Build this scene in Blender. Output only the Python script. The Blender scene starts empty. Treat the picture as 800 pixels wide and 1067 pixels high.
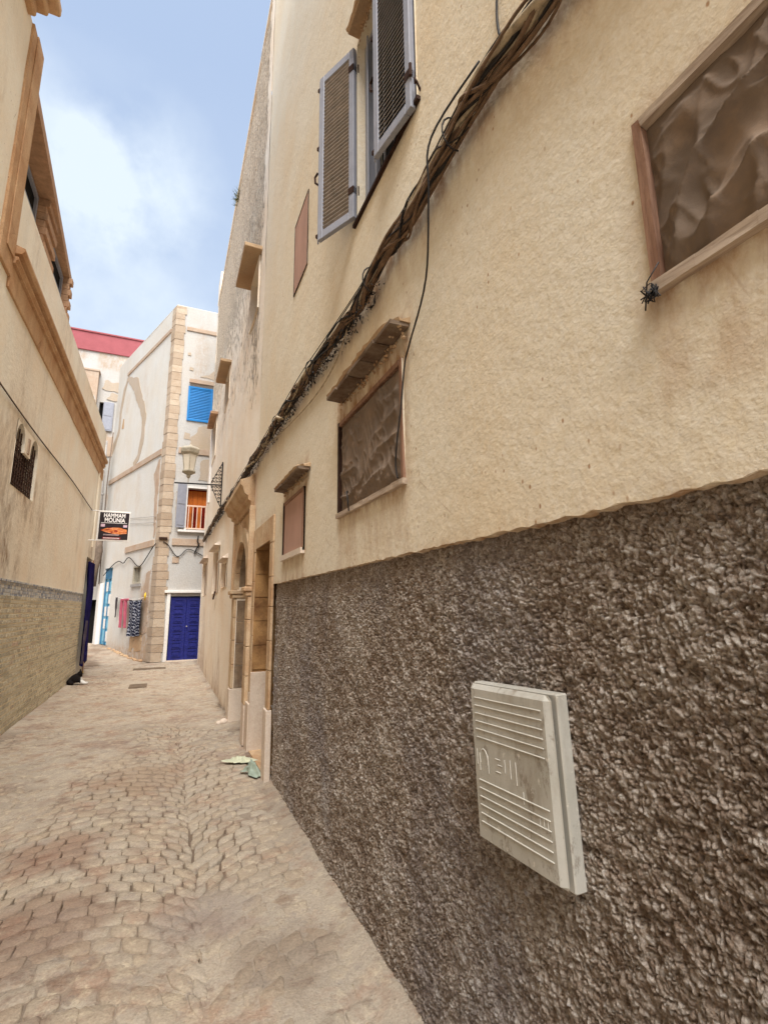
import bpy, math, random
import numpy as np
from mathutils import Vector, Matrix
random.seed(7); rng = np.random.default_rng(7)
S = bpy.context.scene; C = S.collection

# ------------------------------------------------------------------ camera
cam = bpy.data.cameras.new('camera'); co = bpy.data.objects.new('camera', cam); C.objects.link(co)
cam.sensor_fit = 'HORIZONTAL'; cam.sensor_width = 36; cam.lens = 510 / 800 * 36
cam.clip_start = 0.05; cam.clip_end = 500
pitch = math.atan(98.5 / 510); yaw = math.radians(23.8); roll = math.radians(0.68)
fw = Vector((math.sin(yaw) * math.cos(pitch), math.cos(yaw) * math.cos(pitch), math.sin(pitch)))
r0 = Vector((math.cos(yaw), -math.sin(yaw), 0)); u0 = r0.cross(fw)
rr = math.cos(roll) * r0 - math.sin(roll) * u0; uu = math.cos(roll) * u0 + math.sin(roll) * r0
mw = Matrix((rr, uu, -fw)).transposed().to_4x4(); mw.translation = (0, 0, 1.6)
co.matrix_world = mw; S.camera = co

# ------------------------------------------------------------------ sky, sun, exposure
SUN_EL, SUN_AZ = math.radians(60), math.radians(184)      # azimuth from +Y, clockwise: behind the camera, to the left
sd = Vector((math.cos(SUN_EL) * math.sin(SUN_AZ), math.cos(SUN_EL) * math.cos(SUN_AZ), math.sin(SUN_EL)))
w = bpy.data.worlds.new('World'); S.world = w; w.use_nodes = True
nt = w.node_tree; nt.nodes.clear()
def N(nt, t, **k):
    n = nt.nodes.new(t)
    for a, b in k.items(): setattr(n, a, b)
    return n
out = N(nt, 'ShaderNodeOutputWorld'); bg = N(nt, 'ShaderNodeBackground'); bg.inputs[1].default_value = 0.054
sky = N(nt, 'ShaderNodeTexSky', sky_type='NISHITA', sun_disc=False); sky.sun_elevation = SUN_EL; sky.sun_rotation = SUN_AZ
sky.air_density = 1.0; sky.dust_density = 1.5; sky.ozone_density = 1.5
tc = N(nt, 'ShaderNodeTexCoord'); mp = N(nt, 'ShaderNodeMapping'); mp.inputs['Scale'].default_value = (1, 1, 1.9)
mp.inputs['Location'].default_value = (0.9, 0.35, 0.2)
cn = N(nt, 'ShaderNodeTexNoise'); cn.inputs['Scale'].default_value = 1.5; cn.inputs['Detail'].default_value = 6; cn.inputs['Roughness'].default_value = .48
cr = N(nt, 'ShaderNodeValToRGB'); cr.color_ramp.elements[0].position = .40; cr.color_ramp.elements[1].position = .66
cr.color_ramp.elements[0].color = (.10, .10, .10, 1); cr.color_ramp.elements[1].color = (.6, .6, .6, 1)
mx = N(nt, 'ShaderNodeMix', data_type='RGBA'); mx.inputs[7].default_value = (4.5, 5.1, 5.8, 1)
L = nt.links.new
L(tc.outputs['Generated'], mp.inputs[0]); L(mp.outputs[0], cn.inputs[0]); L(cn.outputs[0], cr.inputs[0])
veil = N(nt, 'ShaderNodeMix', data_type='RGBA'); veil.inputs[0].default_value = .66; veil.inputs[7].default_value = (3.15, 4.0, 5.5, 1)
L(sky.outputs[0], veil.inputs[6]); L(veil.outputs[2], mx.inputs[6])
sx_ = N(nt, 'ShaderNodeSeparateXYZ'); L(tc.outputs['Generated'], sx_.inputs[0])
lowm = N(nt, 'ShaderNodeMapRange'); lowm.inputs[1].default_value = .78; lowm.inputs[2].default_value = .38; L(sx_.outputs[2], lowm.inputs[0])
am = N(nt, 'ShaderNodeMath', operation='MULTIPLY_ADD'); am.inputs[1].default_value = .42; am.use_clamp = True; L(lowm.outputs[0], am.inputs[0]); L(cr.outputs[0], am.inputs[2]); # two soft cumulus puffs drifting over the alley
pn = N(nt, 'ShaderNodeTexNoise'); pn.inputs['Scale'].default_value = 7; pn.inputs['Detail'].default_value = 6; pn.inputs['Roughness'].default_value = .55; L(tc.outputs['Generated'], pn.inputs[0])
tot = am.outputs[0]
for dv, lo, hi, gain in (((-.075, .745, .662), .990, .9985, 1.0), ((-.20, .750, .635), .985, .9985, 1.1), ((-.13, .87, .48), .95, .998, .8)):
    vm = N(nt, 'ShaderNodeVectorMath', operation='DOT_PRODUCT'); L(tc.outputs['Generated'], vm.inputs[0]); vm.inputs[1].default_value = Vector(dv).normalized()
    mr_ = N(nt, 'ShaderNodeMapRange'); mr_.inputs[1].default_value = lo; mr_.inputs[2].default_value = hi; L(vm.outputs['Value'], mr_.inputs[0])
    m1 = N(nt, 'ShaderNodeMath', operation='MULTIPLY_ADD'); L(pn.outputs[0], m1.inputs[0]); m1.inputs[1].default_value = 3.2; m1.inputs[2].default_value = -1.75
    m2 = N(nt, 'ShaderNodeMath', operation='ADD'); L(m1.outputs[0], m2.inputs[0]); L(mr_.outputs[0], m2.inputs[1]); 
    m3 = N(nt, 'ShaderNodeMath', operation='MULTIPLY'); L(m2.outputs[0], m3.inputs[0]); L(mr_.outputs[0], m3.inputs[1]); m3.use_clamp = True
    m4 = N(nt, 'ShaderNodeMath', operation='MULTIPLY_ADD'); L(m3.outputs[0], m4.inputs[0]); m4.inputs[1].default_value = gain * .55; L(tot, m4.inputs[2]); m4.use_clamp = True; tot = m4.outputs[0]
L(tot, mx.inputs[0]); L(mx.outputs[2], bg.inputs[0]); L(bg.outputs[0], out.inputs[0])
sl = bpy.data.lights.new('sun', 'SUN'); sl.energy = 2.6; sl.angle = math.radians(40); sl.color = (1, .97, .93)
so = bpy.data.objects.new('sun', sl); C.objects.link(so); so.rotation_euler = (-sd).to_track_quat('-Z', 'Y').to_euler(); so.location = (0, 0, 30)
S.view_settings.view_transform = 'Standard'; S.view_settings.look = 'None'; S.view_settings.gamma = 1; S.view_settings.exposure = 1.78
S.cycles.max_bounces = 8; S.cycles.diffuse_bounces = 6

# ------------------------------------------------------------------ noise helpers
_T = rng.random(4096); _P = rng.permutation(4096)
def h2(i, j, s=0): return _T[_P[(_P[(i + s * 131) & 4095] + j) & 4095]]
def vn(x, y, s=0):
    x = np.asarray(x, float); y = np.asarray(y, float)
    i = np.floor(x).astype(int); j = np.floor(y).astype(int); a = x - i; b = y - j
    a = a * a * (3 - 2 * a); b = b * b * (3 - 2 * b)
    return (h2(i, j, s) * (1 - a) + h2(i + 1, j, s) * a) * (1 - b) + (h2(i, j + 1, s) * (1 - a) + h2(i + 1, j + 1, s) * a) * b
def fbm(x, y, o=4, s=0, g=.5):
    t = 0; a = 1; n = 0
    for k in range(o): t = t + a * vn(x * 2 ** k, y * 2 ** k, s + k); n += a; a *= g
    return t / n
def sst(x, a, b):
    t = np.clip((np.asarray(x, float) - a) / (b - a), 0, 1); return t * t * (3 - 2 * t)

# ------------------------------------------------------------------ material helpers
def srgb(r, g, b):
    f = lambda c: (c / 255 / 12.92) if c / 255 <= .04045 else ((c / 255 + .055) / 1.055) ** 2.4
    return (f(r), f(g), f(b), 1)
class MT:
    def __init__(s, name, rough=.85):
        s.m = bpy.data.materials.new(name); s.m.use_nodes = True; s.t = s.m.node_tree
        s.b = s.t.nodes['Principled BSDF']; s.b.inputs['Roughness'].default_value = rough
        s.b.inputs['Specular IOR Level'].default_value = .3 if rough < .8 else .08
        s.pos = N(s.t, 'ShaderNodeNewGeometry').outputs['Position']
    def l(s, a, b): s.t.links.new(a, b)
    def coord(s, sc):
        m = N(s.t, 'ShaderNodeMapping'); m.inputs['Scale'].default_value = sc; s.l(s.pos, m.inputs[0]); return m.outputs[0]
    def noise(s, scale, detail=4, rough=.55, sc=None, dist=0):
        n = N(s.t, 'ShaderNodeTexNoise'); n.inputs['Scale'].default_value = scale; n.inputs['Detail'].default_value = detail
        n.inputs['Roughness'].default_value = rough; n.inputs['Distortion'].default_value = dist
        s.l(s.coord(sc) if sc else s.pos, n.inputs[0]); return n.outputs[0]
    def voro(s, scale, out='Distance', sc=None, feature='F1'):
        n = N(s.t, 'ShaderNodeTexVoronoi', feature=feature); n.inputs['Scale'].default_value = scale
        s.l(s.coord(sc) if sc else s.pos, n.inputs[0]); return n.outputs[out]
    def ramp(s, v, pts):
        n = N(s.t, 'ShaderNodeValToRGB'); e = n.color_ramp.elements
        while len(e) < len(pts): e.new(.5)
        for q, (p, c) in zip(e, pts): q.position = p; q.color = c if len(c) == 4 else (*c, 1)
        s.l(v, n.inputs[0]); return n.outputs[0]
    def mr(s, v, a, b, c=0, d=1):
        n = N(s.t, 'ShaderNodeMapRange'); n.inputs[1].default_value = a; n.inputs[2].default_value = b
        n.inputs[3].default_value = c; n.inputs[4].default_value = d; s.l(v, n.inputs[0]); return n.outputs[0]
    def math(s, op, a, b):
        n = N(s.t, 'ShaderNodeMath', operation=op)
        for k, q in enumerate((a, b)):
            if isinstance(q, (int, float)): n.inputs[k].default_value = q
            else: s.l(q, n.inputs[k])
        return n.outputs[0]
    def mix(s, fac, a, b, mode='MIX'):
        n = N(s.t, 'ShaderNodeMix', data_type='RGBA', blend_type=mode)
        for k, q in ((0, fac), (6, a), (7, b)):
            if isinstance(q, (int, float)): n.inputs[k].default_value = q
            elif isinstance(q, tuple): n.inputs[k].default_value = q
            else: s.l(q, n.inputs[k])
        return n.outputs[2]
    def attr(s, name, out='Fac'):
        n = N(s.t, 'ShaderNodeAttribute'); n.attribute_name = name; return n.outputs[out]
    def island(s): return N(s.t, 'ShaderNodeNewGeometry').outputs['Random Per Island']
    def objrand(s): return N(s.t, 'ShaderNodeObjectInfo').outputs['Random']
    def color(s, c):
        if isinstance(c, tuple): s.b.inputs['Base Color'].default_value = c
        else: s.l(c, s.b.inputs['Base Color'])
        return s
    def bump(s, v, dist, strength=1, prev=None):
        n = N(s.t, 'ShaderNodeBump'); n.inputs['Distance'].default_value = dist; n.inputs['Strength'].default_value = strength
        s.l(v, n.inputs['Height'])
        if prev is not None: s.l(prev, n.inputs['Normal'])
        s.l(n.outputs[0], s.b.inputs['Normal']); return n.outputs[0]

def stucco(name, base, warm, grey, grain=1.0, stain=None, rubble=False, bs=.9):
    m = MT(name, .92)
    big = m.noise(bs, 6, .62); streak = m.noise(1.0, 5, .65, sc=(5, 5, .55)); fine = m.noise(55, 4, .6)
    c = m.mix(m.mr(big, .38, .68), base, warm)
    c = m.mix(m.mr(streak, .5, .78, 0, .5), c, grey)
    c = m.mix(m.mr(m.noise(7, 6, .7), .56, .74, 0, .35), c, warm)
    c = m.mix(.25, c, m.ramp(fine, [(.3, (.25, .25, .25)), (.7, (.75, .75, .75))]), 'OVERLAY')
    if stain is not None:
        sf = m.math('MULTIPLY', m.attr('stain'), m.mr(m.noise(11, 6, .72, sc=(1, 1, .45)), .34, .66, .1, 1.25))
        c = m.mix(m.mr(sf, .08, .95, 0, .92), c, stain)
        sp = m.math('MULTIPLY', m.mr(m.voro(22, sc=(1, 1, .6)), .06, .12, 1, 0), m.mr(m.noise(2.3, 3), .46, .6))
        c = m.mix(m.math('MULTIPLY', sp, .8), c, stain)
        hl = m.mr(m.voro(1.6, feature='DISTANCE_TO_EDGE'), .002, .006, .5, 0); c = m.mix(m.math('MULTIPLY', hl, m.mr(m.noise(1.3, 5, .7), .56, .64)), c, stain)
    n1 = m.noise(95 * grain, 5, .65); n2 = m.noise(16, 4, .6)
    if rubble:
        pe = m.attr('peel'); rn = m.noise(9, 7, .75, sc=(1, 1.3, .55))
        mk = m.mr(m.math('ADD', m.math('MULTIPLY', rn, 1.9), m.math('MULTIPLY', pe, .62)), 1.30, 1.40)
        rc = m.ramp(m.noise(26, 6, .75), [(.36, srgb(100, 86, 72)), (.47, srgb(170, 152, 132)), (.60, srgb(222, 210, 190))])
        c = m.mix(m.math('MULTIPLY', mk, .85), c, rc)
        p = m.bump(m.math('MULTIPLY', mk, m.noise(20, 6, .7)), .05, .9)
        p = m.bump(n2, .012, .6, p)
    else: p = m.bump(n2, .010, .6)
    m.bump(n1, .003, .5, p)
    m.color(c); return m.m
def plain(name, col, rough=.6, var=.25, scale=14, grain=.002, metal=0, sc=None):
    m = MT(name, rough); n = m.noise(scale, 6, .65, sc=sc)
    d = tuple(x * (1 - var) for x in col[:3]) + (1,); l = tuple(min(1, x * (1 + var * .5)) for x in col[:3]) + (1,)
    m.color(m.ramp(n, [(.3, d), (.7, l)])); m.b.inputs['Metallic'].default_value = metal
    if grain: m.bump(m.noise(scale * 6, 4, .6, sc=sc), grain, .6)
    return m.m
def wood(name, a, b, rough=.8, axis='y'):
    m = MT(name, rough); sc = (30, 3, 30) if axis == 'y' else (30, 30, 3)
    n = m.noise(1.6, 7, .7, sc=sc, dist=.6); n2 = m.noise(6, 5, .7)
    c = m.ramp(n, [(.28, a), (.72, b)]); c = m.mix(m.mr(n2, .55, .7, 0, .5), c, a); m.color(c)
    m.bump(n, .004, .7); return m.m

CREAM = stucco('cream_stucco', srgb(226, 216, 196), srgb(221, 204, 176), srgb(214, 206, 188), 1.0, srgb(156, 112, 72))
CREAM_B = stucco('pink_cream_stucco', srgb(240, 230, 214), srgb(232, 212, 186), srgb(222, 213, 198), .8, srgb(150, 112, 84), True)
CREAM_L = stucco('yellow_cream_stucco', srgb(240, 233, 216), srgb(236, 220, 196), srgb(220, 212, 196), .8, srgb(140, 112, 86))
WHITE = stucco('whitewash', srgb(199, 197, 191), srgb(197, 190, 178), srgb(184, 181, 174), .7, srgb(176, 150, 124))
WHITE_SHADE = stucco('shaded_whitewash', srgb(181, 179, 175), srgb(180, 174, 166), srgb(170, 163, 152), .7, srgb(168, 146, 124))  # greyer copy of the whitewash: shade of camera-facing fronts put into the colour
ORANGE = stucco('ochre_trim_paint', srgb(200, 166, 130), srgb(176, 134, 98), srgb(150, 120, 94), .8, srgb(110, 70, 44), bs=2.2)
BARE = stucco('bare_plaster', srgb(176, 162, 146), srgb(172, 154, 132), srgb(158, 148, 136), .6)
BARE_BROWN = stucco('brown_bare_plaster', srgb(178, 160, 142), srgb(168, 142, 120), srgb(160, 146, 130), .6, bs=2.5)
ASHLAR = stucco('tan_limestone', srgb(204, 180, 148), srgb(180, 142, 106), srgb(158, 138, 118), .8, srgb(120, 84, 56), bs=2.6)
REVEAL = stucco('blotched_ochre_render', srgb(176, 136, 90), srgb(104, 70, 46), srgb(92, 76, 62), .6, bs=3.2)
REVEAL2 = stucco('shaded_blotched_render', srgb(146, 124, 100), srgb(96, 76, 60), srgb(184, 172, 156), .6, bs=3.5)  # blotched render toned darker: shade of the arch recess put into its colour
PLINTH = stucco('pale_painted_plinth', srgb(222, 208, 192), srgb(206, 186, 166), srgb(190, 176, 160), .8)
HOODM = stucco('weathered_mortar', srgb(186, 160, 128), srgb(168, 132, 100), srgb(150, 132, 112), .5)
QUOIN = MT('corner_stone', .9)
_c = QUOIN.ramp(QUOIN.objrand(), [(0, srgb(160, 142, 122)), (.5, srgb(174, 156, 136)), (1, srgb(186, 170, 150))])
_c = QUOIN.mix(QUOIN.mr(QUOIN.noise(6, 6, .7), .45, .7, 0, .5), _c, srgb(150, 124, 100)); QUOIN.color(_c); QUOIN.bump(QUOIN.noise(22, 5, .65), .012, .7); QUOIN = QUOIN.m
GREYW = plain('grey_blue_paint', srgb(146, 148, 158), .55, .14, 9, .001)
SLAT = plain('weathered_slat', srgb(142, 130, 118), .75, .3, 20, .001)
DARK = plain('dark_interior', (.012, .011, .010, 1), .9, .2)
NAVY = plain('navy_paint', srgb(34, 40, 116), .5, .3, 7, .001)
NAVYCLOTH = plain('navy_cloth', srgb(30, 26, 78), .9, .5, 5, .002)
BLUE = plain('bright_blue_paint', srgb(20, 122, 190), .55, .15, 6, .001)
SKYB = plain('pale_blue_paint', srgb(122, 182, 206), .55, .3, 5, .001)
SKYD = plain('deep_teal_paint', srgb(60, 116, 150), .5, .3, 6, .001)
RED = plain('dusty_red_paint', srgb(156, 88, 92), .8, .12, 3, .001)
WPAINT = plain('white_paint', srgb(226, 222, 216), .5, .1, 12, .001)
BLACKM = plain('black_iron', (.02, .018, .018, 1), .5, .3, 20, .001)
CABLE_D = plain('black_cable', (.022, .018, .016, 1), .7, .4, 30, .001)
CABLE_T = plain('dusty_tan_cable', srgb(178, 162, 138), .9, .45, 26, .003)
CABLE_M = plain('dusty_brown_cable', srgb(118, 96, 78), .9, .5, 26, .003)
PIPE = plain('grey_pipe', srgb(150, 146, 142), .6, .25, 8, .002)
PIPEB = plain('grimy_pipe_wrap', srgb(112, 98, 86), .9, .4, 9, .006)
BRASS = plain('aged_brass', srgb(172, 164, 146), .5, .25, 20, .001)
GLASS = plain('milky_glass', srgb(206, 196, 178), .25, .08, 6, 0)
PINKP = plain('pink_panel', srgb(184, 148, 132), .85, .14, 5, .001, sc=(1, 1, .4))
WOODR = wood('red_brown_wood', srgb(110, 78, 62), srgb(166, 132, 110), axis='z')
WOODG = wood('grey_weathered_wood', srgb(136, 116, 100), srgb(206, 188, 168))
DARKB = plain('dark_brown_frame', srgb(62, 44, 36), .8, .4, 20, .002)
ORW = wood('orange_wood', srgb(166, 78, 20), srgb(214, 120, 30), .6, 'z')
REDB = plain('dark_red_cloth', srgb(110, 26, 16), .9, .3, 8, .001)
TERRA = plain('terracotta', srgb(178, 142, 112), .85, .3, 10, .004)
BLKFUR = plain('black_fur', (.018, .014, .013, 1), .95, .4, 60, .004)
WHTFUR = plain('white_fur', (.68, .66, .63, 1), .95, .12, 60, .003)
GREENB = plain('pale_green_plastic', srgb(150, 162, 146), .45, .25, 12, .003)
IRONB = plain('brown_iron', srgb(64, 42, 32), .7, .4, 20, .001)
YELL = plain('yellow_plastic', srgb(226, 186, 40), .5, .1)
WEEDM = plain('dry_weed', srgb(110, 100, 66), .9, .4, 30, 0)
SLATE = MT('slate_plate', .85); SLATE.color(SLATE.mix(SLATE.mr(SLATE.noise(12, 6, .7), .4, .65), srgb(126, 110, 94), srgb(92, 72, 58))); SLATE.bump(SLATE.noise(30, 5), .006, .7); SLATE = SLATE.m

def cloth_mat(name, a, b):
    m = MT(name, 1.0); m.b.inputs['Specular IOR Level'].default_value = .05; n = m.noise(3, 5, .6); c = m.mix(m.mr(n, .35, .7), a, b)
    c = m.mix(m.mr(m.noise(9, 6, .7), .5, .75, 0, .6), c, srgb(150, 124, 100)); m.color(c)
    m.bump(m.noise(240, 3, .6), .0015, .5); return m.m
BURLAP = cloth_mat('brown_burlap', srgb(128, 112, 98), srgb(106, 92, 80))

def cabinet_mat():
    m = MT('grey_cabinet_plastic', .5)
    c = m.mix(m.mr(m.noise(5, 5, .6), .4, .7), srgb(180, 176, 166), srgb(164, 160, 148))
    c = m.mix(m.mr(m.noise(26, 6, .75, sc=(1, 1, .5)), .56, .66, 0, .7), c, srgb(112, 98, 84)); c = m.mix(m.mr(m.noise(8, 7, .75, sc=(1, 1, .3)), .52, .7, 0, .5), c, srgb(132, 118, 100))
    c = m.mix(m.mr(m.noise(40, 5, .7), .62, .7, 0, .8), c, srgb(206, 200, 188)); m.color(c)
    m.bump(m.noise(120, 3), .0006, .6); return m.m
CAB = cabinet_mat(); CABR = plain('white_cabinet_rib', srgb(206, 202, 192), .5, .2, 30, .0005)

def grit_mat():
    m = MT('dark_roughcast', .95); t = m.attr('tint')
    c = m.ramp(t, [(0, srgb(92, 78, 68)), (.25, srgb(152, 134, 118)), (.5, srgb(190, 176, 162)), (.72, srgb(216, 207, 197)), (.88, srgb(202, 199, 204)), (1, srgb(238, 228, 212))])
    c = m.mix(m.mr(m.noise(3.2, 5, .65), .46, .70, 0, .45), c, srgb(122, 96, 76))
    c = m.mix(m.mr(m.noise(1.6, 4, .6, sc=(1, 1.3, .7)), .48, .66, 0, .4), c, srgb(150, 146, 150))
    c = m.mix(.5, c, m.ramp(m.noise(180, 4, .7), [(.32, (.15, .15, .15)), (.68, (.85, .85, .85))]), 'OVERLAY'); m.color(c)
    p = m.bump(m.noise(120, 5, .75), .014, .9); m.bump(m.noise(320, 3, .7), .004, .8, p); return m.m
GRIT = grit_mat()
def tile_mat():
    m = MT('glazed_brick_tile', .6); r = m.island()
    c = m.ramp(r, [(0, srgb(156, 148, 128)), (.35, srgb(188, 180, 158)), (.7, srgb(202, 194, 170)), (.93, srgb(164, 155, 135)), (1, srgb(184, 158, 138))])
    c = m.mix(m.mr(m.noise(4, 5, .7), .45, .7, 0, .45), c, srgb(200, 186, 156)); m.color(c); return m.m
TILE = tile_mat()
def mosaic_mat():
    m = MT('blue_grey_mosaic', .55); r = m.island()
    c = m.ramp(r, [(0, srgb(96, 104, 124)), (.3, srgb(166, 170, 174)), (.55, srgb(206, 202, 190)), (.8, srgb(130, 140, 156)), (1, srgb(214, 206, 188))])
    m.color(c); return m.m
MOSA = mosaic_mat()
GROUT = plain('tile_grout', srgb(236, 226, 202), .9, .15, 10, .002)

def ground_mat(name, stone):
    m = MT(name, .93)
    base = srgb(168, 156, 140); c = m.mix(m.mr(m.noise(1.1, 5, .6), .38, .66), base, srgb(180, 166, 148))
    if stone:
        c = m.mix(m.mr(m.attr('shade') if stone == 2 else m.objrand(), 0, 1, 0, .55), c, srgb(164, 144, 120))
    c = m.mix(m.mr(m.noise(2.4, 6, .7), .52, .66, 0, .75), c, srgb(158, 128, 108))
    c = m.mix(m.mr(m.noise(.95, 5, .65), .55, .66, 0, .6), c, srgb(138, 112, 98))
    c = m.mix(m.mr(m.noise(4.5, 6, .75), .56, .68, 0, .7), c, srgb(142, 132, 124))
    c = m.mix(m.mr(m.noise(11, 6, .78), .50, .68, 0, .7), c, srgb(204, 188, 162))
    c = m.mix(m.mr(m.voro(16), .03, .10, .55, 0), c, srgb(96, 78, 64))
    sepn = m.noise(5.5, 7, .75)
    for (bx_, by_, br_, bc_) in ((-.50, 3.35, .42, srgb(120, 90, 76)), (-.75, 2.75, .30, srgb(126, 96, 80)), (-.55, 4.3, .35, srgb(134, 100, 82)), (.62, 2.6, .30, srgb(128, 112, 98)), (-.1, 5.6, .5, srgb(150, 126, 104)), (.3, 3.1, .3, srgb(146, 134, 126))):
        vd = N(m.t, 'ShaderNodeVectorMath', operation='DISTANCE'); m.l(m.coord((1, 1, 0)), vd.inputs[0]); vd.inputs[1].default_value = (bx_, by_, 0)
        c = m.mix(m.mr(m.math('SUBTRACT', m.math('DIVIDE', vd.outputs['Value'], br_), m.math('MULTIPLY', sepn, 2.2)), -.55, -.05, .5, 0), c, bc_)
    c = m.mix(m.mr(m.noise(30, 6, .75), .56, .68, 0, .55), c, srgb(134, 116, 98))
    c = m.mix(m.mr(m.noise(3.3, 6, .7, sc=(1, 1.4, 1)), .56, .64, 0, .5), c, srgb(120, 96, 82))
    if not stone:
        dg = m.mr(m.attr('dirt'), 0, 1); c = m.mix(dg, c, m.mix(.75, c, srgb(92, 72, 56)))
    c = m.mix(.3, c, m.ramp(m.noise(90, 5, .7), [(.3, (.2, .2, .2)), (.7, (.8, .8, .8))]), 'OVERLAY'); m.color(c)
    p = m.bump(m.noise(22, 7, .75), .022, .75); m.bump(m.noise(110, 4, .7), .006, .7, p); return m.m
GSHEET = ground_mat('dusty_sand', 0); GSTONE = ground_mat('dusty_sett', 1); GSTONE2 = ground_mat('dusty_sett_far', 2)

# ------------------------------------------------------------------ mesh helpers
class MB:
    def __init__(s): s.v = []; s.f = []
    def add(s, vs, fs):
        o = len(s.v); s.v += [tuple(map(float, p)) for p in vs]; s.f += [tuple(o + i for i in f) for f in fs]; return s
    def box(s, x0, x1, y0, y1, z0, z1, fr=None, jit=0, bev=0):
        if bev:                                    # chamfered box along all vertical + horizontal edges via 24 verts
            b = bev; vs = []; idx = {}
            for i, x in enumerate((x0, x1)):
                for j, y in enumerate((y0, y1)):
                    for k, z in enumerate((z0, z1)):
                        dx = b if i == 0 else -b; dy = b if j == 0 else -b; dz = b if k == 0 else -b
                        idx[i, j, k] = len(vs); vs += [(x, y + dy, z + dz), (x + dx, y, z + dz), (x + dx, y + dy, z)]
            g = lambda i, j, k, a: idx[i, j, k] + a
            fs = []
            for i in (0, 1): q = [g(i, 0, 0, 0), g(i, 0, 1, 0), g(i, 1, 1, 0), g(i, 1, 0, 0)]; fs.append(q if i == 0 else q[::-1])
            for j in (0, 1): q = [g(0, j, 0, 1), g(1, j, 0, 1), g(1, j, 1, 1), g(0, j, 1, 1)]; fs.append(q if j == 0 else q[::-1])
            for k in (0, 1): q = [g(0, 0, k, 2), g(0, 1, k, 2), g(1, 1, k, 2), g(1, 0, k, 2)]; fs.append(q if k == 0 else q[::-1])
            for i in (0, 1):
                for j in (0, 1): q = [g(i, j, 0, 0), g(i, j, 1, 0), g(i, j, 1, 1), g(i, j, 0, 1)]; fs.append(q if (i + j) % 2 else q[::-1])
            for i in (0, 1):
                for k in (0, 1): q = [g(i, 0, k, 0), g(i, 0, k, 2), g(i, 1, k, 2), g(i, 1, k, 0)]; fs.append(q if (i + k) % 2 else q[::-1])
            for j in (0, 1):
                for k in (0, 1): q = [g(0, j, k, 1), g(1, j, k, 1), g(1, j, k, 2), g(0, j, k, 2)]; fs.append(q if (j + k) % 2 else q[::-1])
            for i in (0, 1):
                for j in (0, 1):
                    for k in (0, 1): q = [g(i, j, k, 0), g(i, j, k, 1), g(i, j, k, 2)]; fs.append(q if (i + j + k) % 2 else q[::-1])
        else:
            vs = [(x, y, z) for x in (x0, x1) for y in (y0, y1) for z in (z0, z1)]
            fs = [(0, 1, 3, 2), (4, 6, 7, 5), (0, 4, 5, 1), (2, 3, 7, 6), (0, 2, 6, 4), (1, 5, 7, 3)]
        if jit: vs = [tuple(c + random.uniform(-jit, jit) for c in p) for p in vs]
        if fr: vs = [fr(*p) for p in vs]
        return s.add(vs, fs)
    def prism(s, pts, a, b, f):                   # outline pts (u,v); f(u,v,w) -> xyz; w from a to b
        n = len(pts); vs = [f(u, v, a) for u, v in pts] + [f(u, v, b) for u, v in pts]
        return s.add(vs, [tuple(range(n))[::-1], tuple(range(n, 2 * n))] + [(i, (i + 1) % n, n + (i + 1) % n, n + i) for i in range(n)])
    def tube(s, path, r, n=6, cap=True):
        P = [Vector(p) for p in path]; m = len(P); rs = r if hasattr(r, '__len__') else [r] * m; vs = []; prev = None
        for i, p in enumerate(P):
            t = (P[min(i + 1, m - 1)] - P[max(i - 1, 0)]).normalized()
            a = prev if prev is not None else (Vector((0, 0, 1)) if abs(t.z) < .9 else Vector((1, 0, 0)))
            a = (a - t * a.dot(t)).normalized(); prev = a; b = t.cross(a)
            for k in range(n):
                q = 2 * math.pi * k / n; vs.append(p + rs[i] * (math.cos(q) * a + math.sin(q) * b))
        fs = [(i * n + k, i * n + (k + 1) % n, (i + 1) * n + (k + 1) % n, (i + 1) * n + k) for i in range(m - 1) for k in range(n)]
        if cap: fs += [tuple(range(n))[::-1], tuple((m - 1) * n + k for k in range(n))]
        return s.add(vs, fs)
    def lathe(s, prof, c, n=12, sq=None):
        vs = []
        for r, z in prof:
            for k in range(n): q = 2 * math.pi * (k + .5) / n; vs.append((c[0] + r * math.cos(q), c[1] + r * math.sin(q), c[2] + z))
        m = len(prof)
        return s.add(vs, [(i * n + k, i * n + (k + 1) % n, (i + 1) * n + (k + 1) % n, (i + 1) * n + k) for i in range(m - 1) for k in range(n)] + [tuple(range(n))[::-1], tuple((m - 1) * n + k for k in range(n))])
    def build(s, name, mat, parent=None, smooth=False, loc=None, kind=None):
        off = Vector(loc) if loc is not None else (Vector(parent['_o']) if parent is not None else Vector((0, 0, 0)))
        me = bpy.data.meshes.new(name); me.from_pydata([(p[0] - off.x, p[1] - off.y, p[2] - off.z) for p in s.v], [], s.f)
        me.materials.append(mat); me.update()
        if smooth: me.shade_smooth()
        o = bpy.data.objects.new(name, me); C.objects.link(o)
        if parent is not None: o.parent = parent; o['_o'] = tuple(off)
        else: o.location = off; o['_o'] = tuple(off)
        if kind: o['kind'] = kind
        return o
def thing(name, label, cat, loc, group=None):
    o = bpy.data.objects.new(name, None); C.objects.link(o); o.location = loc; o['_o'] = tuple(map(float, loc))
    o.empty_display_size = .2; o['label'] = label; o['category'] = cat
    if group: o['group'] = group
    return o
def tag(o, label, cat, group=None):
    o['label'] = label; o['category'] = cat
    if group: o['group'] = group
    return o
def link_shared(name, me, parent, loc, rotz=0):
    o = bpy.data.objects.new(name, me); C.objects.link(o); o.parent = parent; o.location = loc; o.rotation_euler[2] = rotz; return o
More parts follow.
